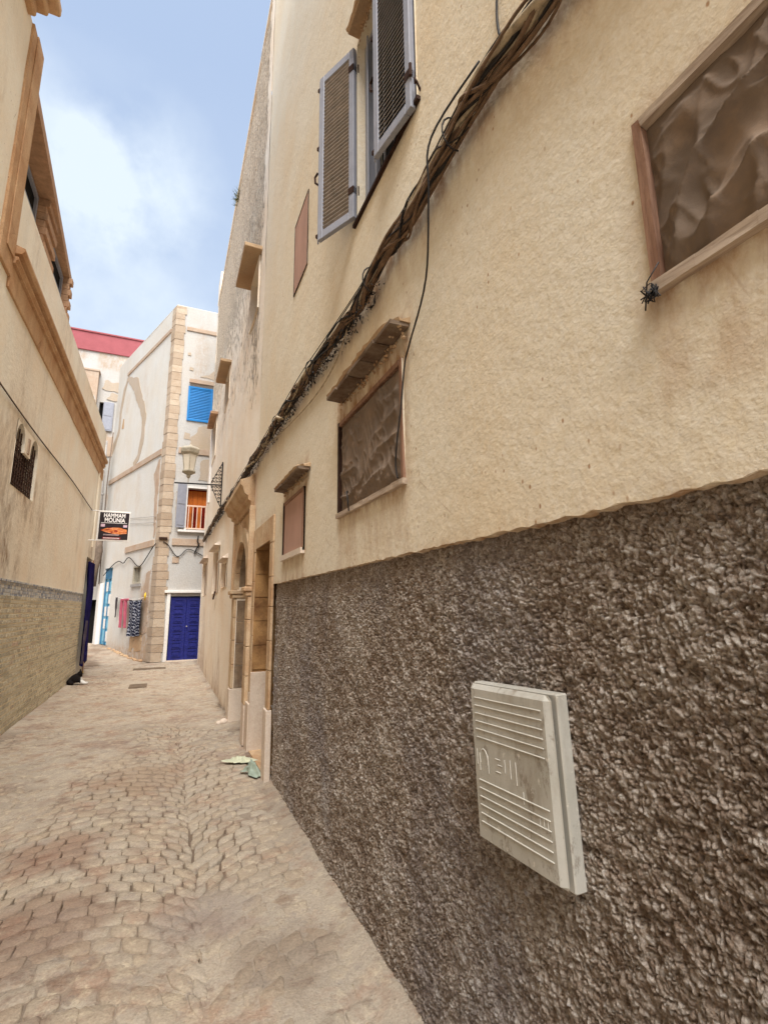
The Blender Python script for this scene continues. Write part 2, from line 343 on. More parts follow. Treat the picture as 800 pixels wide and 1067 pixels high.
def grid_obj(name, V, nu, nv, mat, parent=None, attrs=None, keep=None, smooth=True, flip=False, loc=None, kind=None):
    """V (nu*nv,3) numpy; keep (nu-1,nv-1) mask"""
    off = np.array(loc if loc is not None else (parent['_o'] if parent is not None else (0, 0, 0)))
    i, j = np.meshgrid(np.arange(nu - 1), np.arange(nv - 1), indexing='ij')
    if keep is not None: i = i[keep]; j = j[keep]
    i = i.ravel(); j = j.ravel(); a = i * nv + j
    F = np.stack([a, a + nv, a + nv + 1, a + 1], 1)
    if flip: F = F[:, ::-1]
    me = bpy.data.meshes.new(name); me.vertices.add(len(V)); me.vertices.foreach_set('co', (V - off).astype(np.float32).ravel())
    me.loops.add(F.size); me.loops.foreach_set('vertex_index', F.astype(np.int32).ravel())
    me.polygons.add(len(F)); me.polygons.foreach_set('loop_start', np.arange(0, F.size, 4, dtype=np.int32))
    me.update(calc_edges=True); me.validate()
    for k, val in (attrs or {}).items():
        at = me.attributes.new(k, 'FLOAT', 'POINT'); at.data.foreach_set('value', val.astype(np.float32).ravel())
    if smooth: me.shade_smooth()
    me.materials.append(mat); o = bpy.data.objects.new(name, me); C.objects.link(o)
    o['_o'] = tuple(map(float, off))
    if parent is not None: o.parent = parent
    else: o.location = off
    if kind: o['kind'] = kind
    return o
def lines(a, b, step, extra):
    g = list(np.arange(a, b, step)) + [b] + [e for e in extra if a < e < b]; g = sorted(g); o = [g[0]]
    ex = set(extra)
    for q in g[1:]:
        if q - o[-1] < step * .25:
            if q in ex: 
                if o[-1] not in ex and len(o) > 1: o[-1] = q
                elif q - o[-1] > 1e-4: o.append(q)
            elif q == b: o.append(q)
        else: o.append(q)
    return np.array(o)
def wall(name, P0, D, nrm, length, z0, z1, holes, mat, parent, step=.06, amp=.005, depth=.25, stainf=None, peelf=None, ujag=None, revmat=None, u0=0):
    """front face grid in direction D from P0 (2D), outward normal nrm; holes (u0,u1,z0,z1); reveals go inward"""
    us = lines(u0, u0 + length, step, [h[0] for h in holes] + [h[1] for h in holes])
    zs = lines(z0, z1, step, [h[2] for h in holes] + [h[3] for h in holes])
    U, Z = np.meshgrid(us, zs, indexing='ij'); d = (fbm(U * 1.7, Z * 1.7, 4, 3) - .5) * 2 * amp + (fbm(U * .4 + 9, Z * .4, 2, 5) - .5) * 3 * amp
    if ujag is not None: Z = Z + ujag(U, Z)
    pe = peelf(U, Z) if peelf else np.zeros_like(U)
    if peelf: d = d - pe * .05 * fbm(U * 5, Z * 3, 4, 8)
    V = np.stack([P0[0] + D[0] * U + nrm[0] * d, P0[1] + D[1] * U + nrm[1] * d, Z], -1).reshape(-1, 3)
    uc = (us[:-1] + us[1:]) / 2; zc = (zs[:-1] + zs[1:]) / 2; keep = np.ones((len(uc), len(zc)), bool)
    for h in holes: keep &= ~(((uc > h[0]) & (uc < h[1]))[:, None] & ((zc > h[2]) & (zc < h[3]))[None, :])
    st = stainf(U, Z) if stainf else np.zeros_like(U)
    flip = (D[0] * nrm[1] - D[1] * nrm[0]) > 0
    o = grid_obj(name, V, len(us), len(zs), mat, parent, {'stain': st, 'peel': pe}, keep, True, flip)
    for h in holes:
        m = MB(); dd = h[4] if len(h) > 4 else depth; e = .008
        f = lambda u, z, q: (P0[0] + D[0] * u - nrm[0] * q, P0[1] + D[1] * u - nrm[1] * q, z)
        a, b, c, dz = h[:4]
        m.add([f(a, c, -e), f(a, dz, -e), f(a, dz, dd), f(a, c, dd)], [(0, 1, 2, 3)]); m.add([f(b, c, -e), f(b, dz, -e), f(b, dz, dd), f(b, c, dd)], [(3, 2, 1, 0)])
        m.add([f(a, dz, -e), f(b, dz, -e), f(b, dz, dd), f(a, dz, dd)], [(0, 1, 2, 3)]); m.add([f(a, c, -e), f(b, c, -e), f(b, c, dd), f(a, c, dd)], [(3, 2, 1, 0)])
        m.build('reveal', revmat or mat, parent)
    return o
def frx(X, sgn=-1):      # local (u,z,w): u=Y, w = distance proud of wall at X; sgn -1 for right wall (outward is -x)
    return lambda u, z, q: (X + sgn * q, u, z)

# ================================================================== THE SETTING: ground
def gz(y, x=0): return .30 * sst(y, 17.2, 22.5) * sst(-np.asarray(x), .2, 1.6)
gy = np.concatenate([np.arange(-14, 1, .5), np.arange(1, 7, .022), np.arange(7, 18, .06), np.arange(18, 40, .4), np.array([60, 120, 250])])
gx = np.concatenate([np.array([-250, -120, -60, -20, -8, -4]), np.arange(-2.7, 1.45, .022), np.array([2, 4, 8, 20, 60, 120, 250])])
GY, GX = np.meshgrid(gy, gx, indexing='ij')
def crisp(x, y):      # where joints are deep and open (patches of clearly seen setts)
    a = np.exp(-(((x - .05) / 1.0) ** 2 + ((y - 4.1) / .75) ** 2) ** 2)
    b = np.exp(-(((x + .75) / .7) ** 2 + ((y - 3.0) / .9) ** 2) ** 1.5)
    c = .62 * sst(fbm(x * .9 + 3, y * .55 + 1, 3, 21), .45, .66) * sst(y, 3.3, 5.5) + .3 * sst(fbm(x * 1.3 + 8, y * 1.3 + 1, 4, 23), .5, .66)
    return np.clip(a + b * .8 + c, 0, 1) * (.45 + .75 * sst(fbm(x * 2.2 + 4, y * 2.2, 4, 25), .35, .6))
cp = crisp(GX, GY)
low = fbm(GX * .9, GY * .9, 3, 11) - .5; mid = fbm(GX * 6, GY * 6, 4, 31) - .5; fi = fbm(GX * 22, GY * 22, 3, 41) - .5
und = lambda x, y: (fbm(x * .45, y * .45, 2, 51) - .5) * .035
DZ = -.0012 - .022 * cp ** 1.2 + mid * .016 + fi * .006 + low * .008 - .0026 * (1 - sst(GY, 3.2, 4.2)) + .03 * sst(GX, .80, 1.0) ** 2 + .025 * sst(-GX, 1.6, 1.9)
GZ = und(GX, GY) * ((GX > -2.7) & (GX < 1.45)) + gz(GY, GX) + np.where((GY > 1) & (GY < 18), DZ, 0)
far = (np.abs(GX) > 3) | (GY > 24) | (GY < 0); GZ[far] = np.minimum(GZ[far], gz(GY, GX)[far] - .0)
ground = grid_obj('ground', np.stack([GX, GY, GZ], -1).reshape(-1, 3), len(gy), len(gx), GSHEET, None, {'dirt': np.clip(cp * 1.1, 0, 1)}, None, True, True)
ground['kind'] = 'structure'

# setts laid in segmental arcs
stones = []; Rr = .80; pit = .116; cw = 1.3; half = math.asin(cw / 2 / Rr)
for c in range(-2, 3):
    xc = -.38 + c * cw
    na = 11; th = [-half + 2 * half * i / na for i in range(na + 1)]
    for k in range(-6, 160):
        ph = (h2(c + 50, k & 4095, 4) - .5) * .09
        for i in range(na):
            of = (k % 2) * half / na; je = (h2(c + 9, k & 4095, 6) - .5) * .08; t0, t1 = th[i] + ((ph + of) if i else je), th[i + 1] + ((ph + of) if i < na - 1 else je)
            P = lambda t, kk: (xc + Rr * math.sin(t), kk * pit + Rr * math.cos(t) - .2)
            q = [P(t0, k), P(t1, k), P(t1, k + 1), P(t0, k + 1)]
            mx_, my_ = sum(p[0] for p in q) / 4, sum(p[1] for p in q) / 4
            if -1.82 < mx_ < .93 and 1.2 < my_ < 16.8: stones.append((mx_, my_, q))
stones.sort(key=lambda s: s[0] ** 2 + s[1] ** 2 + (0 if s[1] > 1.9 and s[0] > -.55 * s[1] + .55 else 1000))
stuff = MB(); shade = []; nst = 0
for n, (mx_, my_, q) in enumerate(stones):
    g = .002 + random.random() * .004; r = .022; pts = []
    ce = Vector((mx_, my_))
    for a in range(4):
        p = Vector(q[a]); pa = Vector(q[a - 1]); pb = Vector(q[(a + 1) % 4])
        p = p + (ce - p).normalized() * g * 1.4 + Vector((random.uniform(-.009, .009), random.uniform(-.009, .009)))
        pts += [p + (pa - p).normalized() * r * random.uniform(.5, 1.2), p + (pb - p).normalized() * r * random.uniform(.5, 1.2)]
    top = float(und(mx_, my_)) + random.uniform(-.006, .005) - .0012; tx, ty = random.uniform(-.02, .02), random.uniform(-.02, .02)
    vs = []
    for p in pts: d = p - ce; vs.append((p.x, p.y, top - .05))
    for p in pts: d = p - ce; vs.append((p.x, p.y, top - .0035 + d.x * tx + d.y * ty))
    for p in pts: d = (p - ce) * .90; vs.append((ce.x + d.x, ce.y + d.y, top + d.x * tx + d.y * ty))
    vs.append((ce.x, ce.y, top + .001))
    fs = [(i, (i + 1) % 8, 8 + (i + 1) % 8, 8 + i) for i in range(8)] + [(8 + i, 8 + (i + 1) % 8, 16 + (i + 1) % 8, 16 + i) for i in range(8)] + [(16 + i, 16 + (i + 1) % 8, 24) for i in range(8)]
    if n < 300:
        m = MB(); m.add(vs, fs); o = m.build('sett', GSTONE, None, True, (mx_, my_, top)); o.parent = ground; 
    else: stuff.add(vs, fs); shade += [random.random()] * 25
o = stuff.build('sett_paving', GSTONE2, None, True); o.parent = ground; o['kind'] = 'stuff'
at = o.data.attributes.new('shade', 'FLOAT', 'POINT'); at.data.foreach_set('value', shade)

# ================================================================== RIGHT NEAR HOUSE
XR = .97
HA = thing('house', 'cream stucco house with dark roughcast base filling the right foreground', 'house', (XR, 2.0, 0))
CABLE_PTS = [(-2.5, 3.30), (-.5, 3.33), (.9, 3.37), (1.15, 3.44), (1.5, 3.40), (1.7, 3.36), (2.07, 3.38), (2.3, 3.33), (3.0, 3.37), (3.77, 3.42), (5.66, 3.45), (6.75, 3.46), (7.9, 3.47), (10.8, 3.59), (15.4, 3.60)]
cyl = np.array([p[0] for p in CABLE_PTS]); czl = np.array([p[1] for p in CABLE_PTS])
def rectd(U, Z, a, b, c, d):
    dx = np.maximum(np.maximum(a - U, U - b), 0); dz = np.maximum(np.maximum(c - Z, Z - d), 0); return np.hypot(dx, dz)
WINS = [(-.27, .66, 2.29, 2.735), (1.95, 2.90, 2.16, 2.775), (3.77, 4.52, 2.045, 2.565)]
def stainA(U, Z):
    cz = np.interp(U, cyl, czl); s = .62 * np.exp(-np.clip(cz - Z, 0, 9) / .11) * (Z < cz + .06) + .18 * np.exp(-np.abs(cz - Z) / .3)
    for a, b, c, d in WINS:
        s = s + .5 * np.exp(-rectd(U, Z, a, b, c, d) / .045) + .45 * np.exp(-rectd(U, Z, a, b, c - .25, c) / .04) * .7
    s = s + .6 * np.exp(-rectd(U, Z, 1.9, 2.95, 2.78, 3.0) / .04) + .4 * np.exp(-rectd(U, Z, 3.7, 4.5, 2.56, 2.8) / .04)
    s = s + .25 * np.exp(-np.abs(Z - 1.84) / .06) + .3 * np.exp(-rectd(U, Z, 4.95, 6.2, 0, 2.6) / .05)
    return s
def jagA(U, Z):          # ragged lower edge of the cream coat over the roughcast
    w_ = np.clip(1 - (Z - 1.83) / .12, 0, 1) * (U < 4.93); return w_ * ((fbm(U * 16, U * 0 + 3, 4, 61) - .5) * .007 + (fbm(U * 40, U * 0 + 1, 2, 62) - .5) * .010)
jagA0 = jagA
holesA = [WINS[0] + (.035,), WINS[1] + (.035,), WINS[2] + (.03,), (1.725, 2.55, 4.03, 5.42, .22), (3.84, 4.36, 4.64, 5.43, .012)]
wall('wall', (XR, 0), (0, 1), (-1, 0), 7.95, 1.83, 12.0, holesA, CREAM, HA, .03, .004, .2, stainA, None, jagA, None, -3)
wall('wall', (XR, 0), (0, 1), (-1, 0), 1.25, 0, 12.0, [(5.12, 6.03, 0, 2.29, 1.0)], CREAM, HA, .05, .004, .6, stainA, None, None, REVEAL, 4.95)
m = MB(); m.box(XR + .3, 6, -3, 6.2, 11.7, 11.9); m.box(5.8, 6, -3, 6.2, 0, 11.7); m.box(XR + .3, 5.8, -3.2, -3, 0, 11.9); m.box(XR, XR + .3, -3, 6.195, 11.95, 12.0)
m.box(XR + 1.05, XR + 1.15, -3, 6.2, 0, 3.9); m.box(XR + .3, XR + .4, -3, 6.2, 3.9, 11.7)
m.build('shell', CREAM, HA)
# lower edge thickness of the cream coat
us = np.arange(-3, 4.93, .01); zz = 1.83 + jagA(us, np.full_like(us, 1.83))
V = np.concatenate([np.stack([np.full_like(us, XR), us, zz + .001], 1), np.stack([np.full_like(us, XR + .05), us, zz - .004], 1)]); V = V.reshape(2, -1, 3).reshape(-1, 3)
grid_obj('plaster_edge', V, 2, len(us), CREAM, HA, {'stain': np.ones(len(V)) * .8, 'peel': np.zeros(len(V))}, None, False)

# roughcast base
def worley(U, Z, cell, seed):
    best = np.full(U.shape, -1e9); tint = np.zeros(U.shape); ci = np.floor(U / cell).astype(int); cj = np.floor(Z / cell).astype(int)
    for a in (-1, 0, 1):
        for b in (-1, 0, 1):
            i = ci + a; j = cj + b
            px = (i + h2(i, j, seed)) * cell; pz = (j + h2(i, j, seed + 1)) * cell; rad = cell * (.35 + .55 * h2(i, j, seed + 2)); hh = .3 + .7 * h2(i, j, seed + 3)
            el = 1 + .8 * (h2(i, j, seed + 5) - .5)
            d = np.hypot((U - px) * el, (Z - pz) / el) / rad
            v = hh * np.sqrt(np.clip(1 - d * d, 0, 1)); v = np.where(d < 1, v, -.05 * d)
            tk = v > best; best = np.where(tk, v, best); tint = np.where(tk, h2(i, j, seed + 4), tint)
    return best, tint
yy = [-3.0]; 
while yy[-1] < 4.955:
    y_ = yy[-1]; yy.append(y_ + (.08 if y_ < .2 else .0022 + .0015 * max(0, y_ - .6)))
yy[-1] = 4.955; ys = np.array(yy); zs = np.arange(-.06, 1.875, .0027)
U, Z = np.meshgrid(ys, zs, indexing='ij')
wu = U + (fbm(U * 30, Z * 30, 3, 71) - .5) * .018; wz = Z + (fbm(U * 30 + 7, Z * 30, 3, 72) - .5) * .018
b1, t1 = worley(wu, wz, .0105, 80); b2, t2 = worley(wu + 3, wz + 5, .0068, 90)
hgt = np.clip(b1, -.1, 1) * .0085 + np.clip(b2, 0, 1) * .0050 + (fbm(U * 24, Z * 24, 5, 73, .66) - .5) * .024 + (fbm(U * 3, Z * 3, 3, 74) - .5) * .02
tint = np.clip(.10 + .52 * np.where(b1 > .15, t1, t2) + 14 * (hgt - .004), 0, 1) * .9 + .1 * t2  # random grain colour, plus lit tops and shaded hollows painted in by height
bx = XR + .036 + .012 * (1 - Z / 1.85)
hgt = hgt * (1 - sst(Z, 1.80, 1.87) * .5)
V = np.stack([bx - hgt, U + (fbm(U * 45, Z * 45 + 2, 2, 75) - .5) * .008, Z + (fbm(U * 45 + 4, Z * 45, 2, 76) - .5) * .008], -1).reshape(-1, 3)
grid_obj('roughcast_base', V, len(ys), len(zs), GRIT, HA, {'tint': tint}, None, True, False)

# cloth-covered windows
def covered_window(a, b, c, d, cloth, ft, fl, fb, fr_, seed, amp, th=.035, label=None):
    f = frx(XR)
    fw_ = MB(); fw_.box(-.012, .014, a + th, b - th, d - th, d, lambda x, y, z: f(y, z, x), .003); wo = fw_.build('window', ft, HA)
    if label: wo['label'] = label
    for nm, mm, (p, q, r, s), pr in (('frame_side', fl, (b - th, b, c, d + .004), .013), ('frame_side', fr_, (a, a + th, c, d + .004), .013), ('sill', fb, (a - .01, b + .012, c - .012, c + th - .008), .022)):
        k = MB(); n_ = 8 if nm == 'sill' else 1
        for i in range(n_): k.box(-.02, pr, p + (q - p) * i / n_, p + (q - p) * (i + 1) / n_, r, s, lambda x, y, z: f(y, z, x), .0015)
        o = k.build(nm, mm, HA); o.parent = wo; o['_o'] = HA['_o']
    nu, nv = 170, 120; u = np.linspace(a + .01, b - .01, nu); z = np.linspace(c + .005, d - .005, nv); U, Z = np.meshgrid(u, z, indexing='ij')
    w1 = fbm(U * 3, Z * 3, 2, seed); X_ = U * 2.0 + Z * 1.5 + w1 * .8; Y_ = Z * 8 + U * 1.6 + w1 * 1.6
    rid = lambda n: 1 - np.abs(2 * n - 1)
    hh = .9 * rid(vn(X_ * 1.3, Y_, seed + 1)) ** 4 + .55 * rid(vn(U * 11 + Z * 5, Z * 6, seed + 2)) ** 4 + .34 * rid(vn(U * 24 - Z * 9, Z * 12, seed + 3)) ** 3 + .12 * fbm(U * 40, Z * 40, 3, seed + 5) + .4 * fbm(U * 5, Z * 4, 3, seed + 4)
    edge = np.minimum(np.minimum(U - u[0], u[-1] - U) / .06, np.minimum(Z - z[0], z[-1] - Z) / .06); hh = hh * np.clip(edge, 0, 1)
    V = np.stack([XR + .012 - amp * hh, U, Z], -1).reshape(-1, 3)
    o = grid_obj('cloth_cover', V, nu, nv, cloth, HA, None, None, True, False); o.parent = wo
    return wo
covered_window(*WINS[0], BURLAP, WOODG, WOODR, WOODG, WOODG, 101, .028, .024, 'wrinkled brown cloth window at the upper right edge')
covered_window(*WINS[1], BURLAP, WOODR, DARKB, WOODG, WOODR, 121, .022, .024, 'wrinkled brown cloth window below the long cracked hood')
# pale pink boarded window
f = frx(XR); a, b, c, d = WINS[2]
k = MB(); k.box(-.01, .012, a, b, d - .03, d, lambda x, y, z: f(y, z, x)); wo = k.build('window', WOODR, HA); wo['label'] = 'small boarded pink window with thin wooden frame'
for nm, mt_, q in (('frame_side', WOODR, (a, a + .028, c, d, .014)), ('frame_side', DARKB, (b - .028, b, c, d, .014)), ('sill', PLINTH, (a, b + .02, c - .025, c + .022, .03)), ('board', PINKP, (a + .02, b - .02, c, d - .02, .004))):
    k = MB(); k.box(-.02, q[4], *q[:4], lambda x, y, z: f(y, z, x)); o = k.build(nm, mt_, HA); o.parent = wo
# pink panel high on the wall
k = MB(); k.box(-.008, .004, 3.852, 4.348, 4.652, 5.418, lambda x, y, z: f(y, z, x)); wo = k.build('blind_panel', PINKP, HA); wo['label'] = 'narrow pink recessed panel beside the shutters'
k = MB()
for q in ((3.84, 4.36, 5.418, 5.432), (3.84, 4.36, 4.638, 4.652), (3.838, 3.852, 4.64, 5.43), (4.348, 4.362, 4.64, 5.43)): k.box(-.01, .007, *q, lambda x, y, z: f(y, z, x))
o = k.build('frame', DARKB, HA); o.parent = wo
# tie wires on the window corners
def wire(name, pts, r, mat, parent=None, loc=None, n=5): 
    k = MB(); k.tube(pts, r, n); return k.build(name, mat, parent, True, loc)
kt = MB()
for j in range(7):
    p = Vector((XR - .03, .655, 2.275)); kt.tube([p + Vector((random.uniform(-.012, .01), random.uniform(-.02, .02), random.uniform(-.02, .025))) for _ in range(6)], .0016, 4)
kt.tube([(XR - .036, .62, 2.33), (XR - .04, .65, 2.30), (XR - .035, .665, 2.24)], .002, 4)
tag(kt.build('wire_knot', BLACKM, None, True, (XR - .03, .655, 2.2)), 'knot of dark wire at the lower corner of the upper right cloth window', 'wire')
tag(wire('wire_loop', [(XR - .03, 2.66, 2.27), (XR - .045, 2.63, 2.26), (XR - .05, 2.60, 2.2), (XR - .045, 2.60, 2.15), (XR - .03, 2.64, 2.15)], .004, BLACKM, None, (XR - .03, 2.63, 2.15)), 'bent wire loop over the sill of the middle cloth window', 'wire')

# hoods of slabs over the windows
def hood(y0, y1, z, out_, n, parent, mtop, mplate, rag=.012, drop=.03):
    k = MB(); nu = 22
    prev = None
    for i in range(nu + 1):
        y = y0 + (y1 - y0) * i / nu; tp = min(1, (i + .6) / 3.5); o_ = (out_ + random.uniform(-rag, rag * .6)) * (.45 + .55 * tp); zt = z + random.uniform(0, rag) - .03 * (1 - tp)
        ring = [(XR + .02, y, z - .012), (XR - o_ + .008, y, z - .012), (XR - o_, y, z + .006), (XR - o_ * .75, y, zt + .022), (XR + .02, y, zt + .05)]
        s0 = len(k.v); k.v += ring
        if prev is not None: k.f += [(prev + j, prev + (j + 1) % 5, s0 + (j + 1) % 5, s0 + j) for j in range(5)]
        else: k.f.append((0, 1, 2, 3, 4))
        prev = s0
    k.f.append(tuple(prev + j for j in range(5))[::-1])
    h_ = k.build('window_hood', mtop, parent)
    for i in range(n):
        a = y0 + (y1 - y0) * i / n + .006; b = y0 + (y1 - y0) * (i + 1) / n - .006; o_ = out_ - .004 + random.uniform(-.01, .004)
        q = MB(); q.box(XR - o_, XR - .002, a, b, z - .034 + random.uniform(-.004, .004), z - .0125, None, .003, .003); o = q.build('slate', mplate, parent); o.parent = h_
    q = MB()
    for i in range(90):
        y = random.uniform(y0, y1); x = XR - random.uniform(0, .022) - (.05 * random.random() if y < y0 + .12 else 0); s = random.uniform(.003, .009); zc_ = z - .032 - random.uniform(0, .05) ** 1.0
        q.lathe([(s * .5, -s), (s, -s * .2), (s * .8, s * .5), (s * .3, s)], (x, y, zc_ if x > XR - .03 else z - .03), 5)
    o = q.build('mortar_crumbs', HOODM, parent); o.parent = h_; o['kind'] = 'stuff'
    return h_
hood(1.87, 2.84, 2.93, .115, 5, HA, HOODM, SLATE)
hood(3.62, 4.52, 2.70, .105, 3, HA, HOODM, SLATE, .006)
hood(1.9, 2.52, 5.47, .10, 2, HA, HOODM, HOODM, .006)

# louvred shutters of the upper window
def shutter(hx, hy, dx, dy, w_, z0, z1, nm_label, hinge_sign, nsl):
    """leaf from hinge (hx,hy) along unit (dx,dy)"""
    nx, ny = dy, -dx
    F = lambda u, z, q: (hx + dx * u + nx * q, hy + dy * u + ny * q, z)
    t = .032; s_ = .045; fb = lambda x, y, z: F(y, z, x)
    k = MB(); k.box(-t / 2, t / 2, 0, s_, z0, z1, fb, 0, .003); lf = k.build('shutter', GREYW, HA); lf['label'] = nm_label
    for q in ((w_ - s_, w_, z0, z1), (s_, w_ - s_, z0, z0 + .06), (s_, w_ - s_, z1 - .06, z1)):
        k = MB(); k.box(-t / 2 + .001, t / 2 - .001, *q, fb, 0, .003); o = k.build('rail', GREYW, HA); o.parent = lf
    # one louvre mesh shared
    zc = (z1 - .06 - z0 - .06) / nsl
    me = None
    for i in range(nsl):
        z = z0 + .06 + zc * (i + .5)
        if me is None:
            k = MB(); c_ = F(w_ / 2, z, 0); k.add([F(s_ - .004, z - zc * .62, .011 * hinge_sign), F(w_ - s_ + .004, z - zc * .62, .011 * hinge_sign), F(w_ - s_ + .004, z + zc * .42, -.011 * hinge_sign), F(s_ - .004, z + zc * .42, -.011 * hinge_sign),
              F(s_ - .004, z - zc * .62 + .005, .011 * hinge_sign), F(w_ - s_ + .004, z - zc * .62 + .005, .011 * hinge_sign), F(w_ - s_ + .004, z + zc * .42 + .005, -.011 * hinge_sign), F(s_ - .004, z + zc * .42 + .005, -.011 * hinge_sign)],
              [(0, 1, 2, 3), (7, 6, 5, 4), (0, 4, 5, 1), (2, 6, 7, 3), (1, 5, 6, 2), (0, 3, 7, 4)])
            o = k.build('slat', SLAT, HA, False); me = o.data; o.parent = lf; z00 = z
        else: o = link_shared('slat', me, lf, (0, 0, z - z00))
    # hinges
    for zz_ in (z0 + .17, z1 - .2):
        k = MB(); k.tube([F(-.008, zz_, .02 * hinge_sign), F(-.008, zz_ + .07, .02 * hinge_sign)], .009, 6); k.box(-.02, .02, 0, .045, zz_ + .01, zz_ + .06, fb); o = k.build('hinge', DARKB, HA); o.parent = lf
    # locking rod and hook on free edge
    k = MB(); k.tube([F(w_ + .008, z0 - .01, 0), F(w_ + .008, z1 + .0, 0)], .006, 5); o = k.build('bolt_rod', GREYW, HA); o.parent = lf
    for zz_ in (z0 + .03, z0 + .55 * (z1 - z0), z1 - .1):
        k = MB(); k.box(-.016, .016, w_ - .004, w_ + .018, zz_, zz_ + .022, fb); o = k.build('rod_bracket', DARKB, HA); o.parent = lf
    k = MB(); k.tube([F(w_ + .01, z0 + .46, .0), F(w_ + .045, z0 + .5, .0), F(w_ + .05, z0 + .55, 0), F(w_ + .02, z0 + .57, 0)], .008, 5); o = k.build('hook', DARKB, HA); o.parent = lf
    return lf
def unit(a, b): l_ = math.hypot(a, b); return a / l_, b / l_
ux, uy = unit(-.155, .30); shutter(XR - .02, 2.555, ux, uy, .335, 4.05, 5.40, 'grey louvred shutter swung open to the far side', 1, 40)
ux, uy = unit(-.058, .315); 
shutter(XR - .022, 1.735, ux, uy, .335, 3.99, 5.46, 'grey louvred shutter hanging half open near the cables', -1, 44)
k = MB(); 
for q in ((1.727, 1.765, 4.03, 5.42), (2.51, 2.548, 4.03, 5.42), (1.765, 2.51, 5.38, 5.42), (1.765, 2.51, 4.03, 4.07)): k.box(-.14, -.05, *q, lambda x, y, z: f(y, z, x))
wo = k.build('window', GREYW, HA); wo['label'] = 'open window behind the grey shutters'
k = MB(); k.box(-.19, -.17, 1.74, 2.54, 4.04, 5.41, lambda x, y, z: f(y, z, x)); o = k.build('dark_pane', DARK, HA); o.parent = wo
k = MB(); k.box(-.06, .022, 1.70, 2.60, 4.008, 4.03, lambda x, y, z: f(y, z, x)); o = k.build('sill', DARKB, HA); o.parent = wo
for i in range(6):
    k = MB(); y_ = 1.80 + i * .13; k.tube([f(y_, 4.04, -.03), f(y_ , 5.4, -.03)], .007, 5); o = k.build('bar', GREYW, HA); o.parent = wo
k = MB(); k.tube([f(1.70, 4.06, .0), f(1.69, 4.09, .025), f(1.70, 4.12, .03), f(1.715, 4.11, .02)], .006, 5); k.build('shutter_stay', DARKB, HA)

# square doorway on the far end of the near house
f = frx(XR)
k = MB(); k.box(-.98, -.94, 5.12, 6.03, .02, 2.27, lambda x, y, z: f(y, z, x)); dr = k.build('door', DARK, HA); dr['label'] = 'dark door set deep in the square doorway'
zb = 0
for i in range(8):
    h_ = [.34, .30, .36, .28, .33, .30, .35, .29][i]; 
    for (a, b) in ((4.955, 5.115), (6.035, 6.195)):
        k = MB(); k.box(-.01, .016, a, b, zb + .003, min(zb + h_, 2.545) - .003, lambda x, y, z: f(y, z, x), 0, .004); o = k.build('jamb_stone', ASHLAR if zb > .6 else PLINTH, HA)
    zb += h_
for (a, b) in ((5.12, 5.55), (5.555, 6.03)):
    k = MB(); k.box(-.01, .014, a, b, 2.295, 2.545, lambda x, y, z: f(y, z, x), 0, .004); k.build('lintel_stone', ASHLAR, HA)
k = MB(); k.box(-.93, .02, 6.012, 6.03, 0, .87, lambda x, y, z: f(y, z, x), .002, .003); o = k.build('plinth', PLINTH, HA)
k = MB(); k.box(-.93, .02, 5.12, 5.135, 0, .66, lambda x, y, z: f(y, z, x), .002, .003); o = k.build('plinth', PLINTH, HA)
k = MB(); k.box(-.02, .034, 4.948, 5.118, -.02, .64, lambda x, y, z: f(y, z, x), .002, .004); o = k.build('plinth', PLINTH, HA)
k = MB(); k.box(-.02, .036, 6.032, 6.25, -.02, .52, lambda x, y, z: f(y, z, x), .002, .004); o = k.build('plinth', PLINTH, HA)
k = MB(); k.box(-.6, .01, 5.12, 6.03, -.05, .03, lambda x, y, z: f(y, z, x)); o = k.build('threshold', ASHLAR, HA)
zb = .9
for i in range(5):
    h_ = .275; k = MB(); k.box(-.93, .0, 6.018, 6.03, zb, zb + h_ - .008, lambda x, y, z: f(y, z, x), .002, .002); o = k.build('reveal_stone', REVEAL, HA); zb += h_

# ================================================================== RIGHT FAR HOUSE with arched portal
HB = thing('house', 'pinkish cream house with arched stone portal and peeling upper wall, right side', 'house', (XR, 11, 0))
def peelB(U, Z):
    return np.clip(.72 * sst(Z, 6.0, 10.5) * sst(U, 6.3, 7.4) + .55 * np.exp(-((U - 6.9) / .5) ** 2) * sst(Z, 3.8, 5.0) + .38 * sst(U, 6.3, 8) * sst(Z, 3.9, 6), 0, 1)
def stainB(U, Z):
    cz = np.interp(U, cyl, czl); return .5 * np.exp(-np.clip(cz - Z, 0, 9) / .18) * (Z < cz) + .45 * np.exp(-Z / .35) + .3 * np.exp(-rectd(U, Z, 6.2, 8, 0, 3.3) / .12) + .4 * sst(fbm(U * 1.3, Z * .5, 3, 15), .55, .7) * (Z < 3)
SL = [(9.15, 10.1, 1.98, 2.46, .08), (10.75, 12.1, 1.92, 2.88, .08), (13.9, 15.6, 1.95, 2.90, .08)]
UP = [(6.75, 7.55, 6.0, 6.88, .15), (10.45, 11.35, 6.08, 6.86, .15), (13.55, 14.6, 5.7, 6.85, .15)]
ARCH = (6.47, 7.60, 0, 2.5, .95)
XB = XR - .004
wall('wall', (XB, 0), (0, 1), (-1, 0), 9.78, 0, 11.75, [ARCH] + SL + UP, CREAM_B, HB, .075, .010, .3, stainB, peelB, None, None, 6.205)
m = MB(); m.box(XB + .3, 6, 6.21, 15.98, 11.4, 11.6); m.box(5.8, 6, 6.21, 15.98, 0, 11.4); m.box(XB + .02, 6, 15.7, 15.985, 0, 11.7); m.box(XB + 1.0, XB + 1.1, 6.21, 15.7, 0, 11.4)
m.box(XB, XB + .3, 6.21, 15.98, 11.7, 11.76); m.box(XB, XB + .35, 15.2, 16.0, 11.76, 12.5); m.build('shell', CREAM_B, HB)
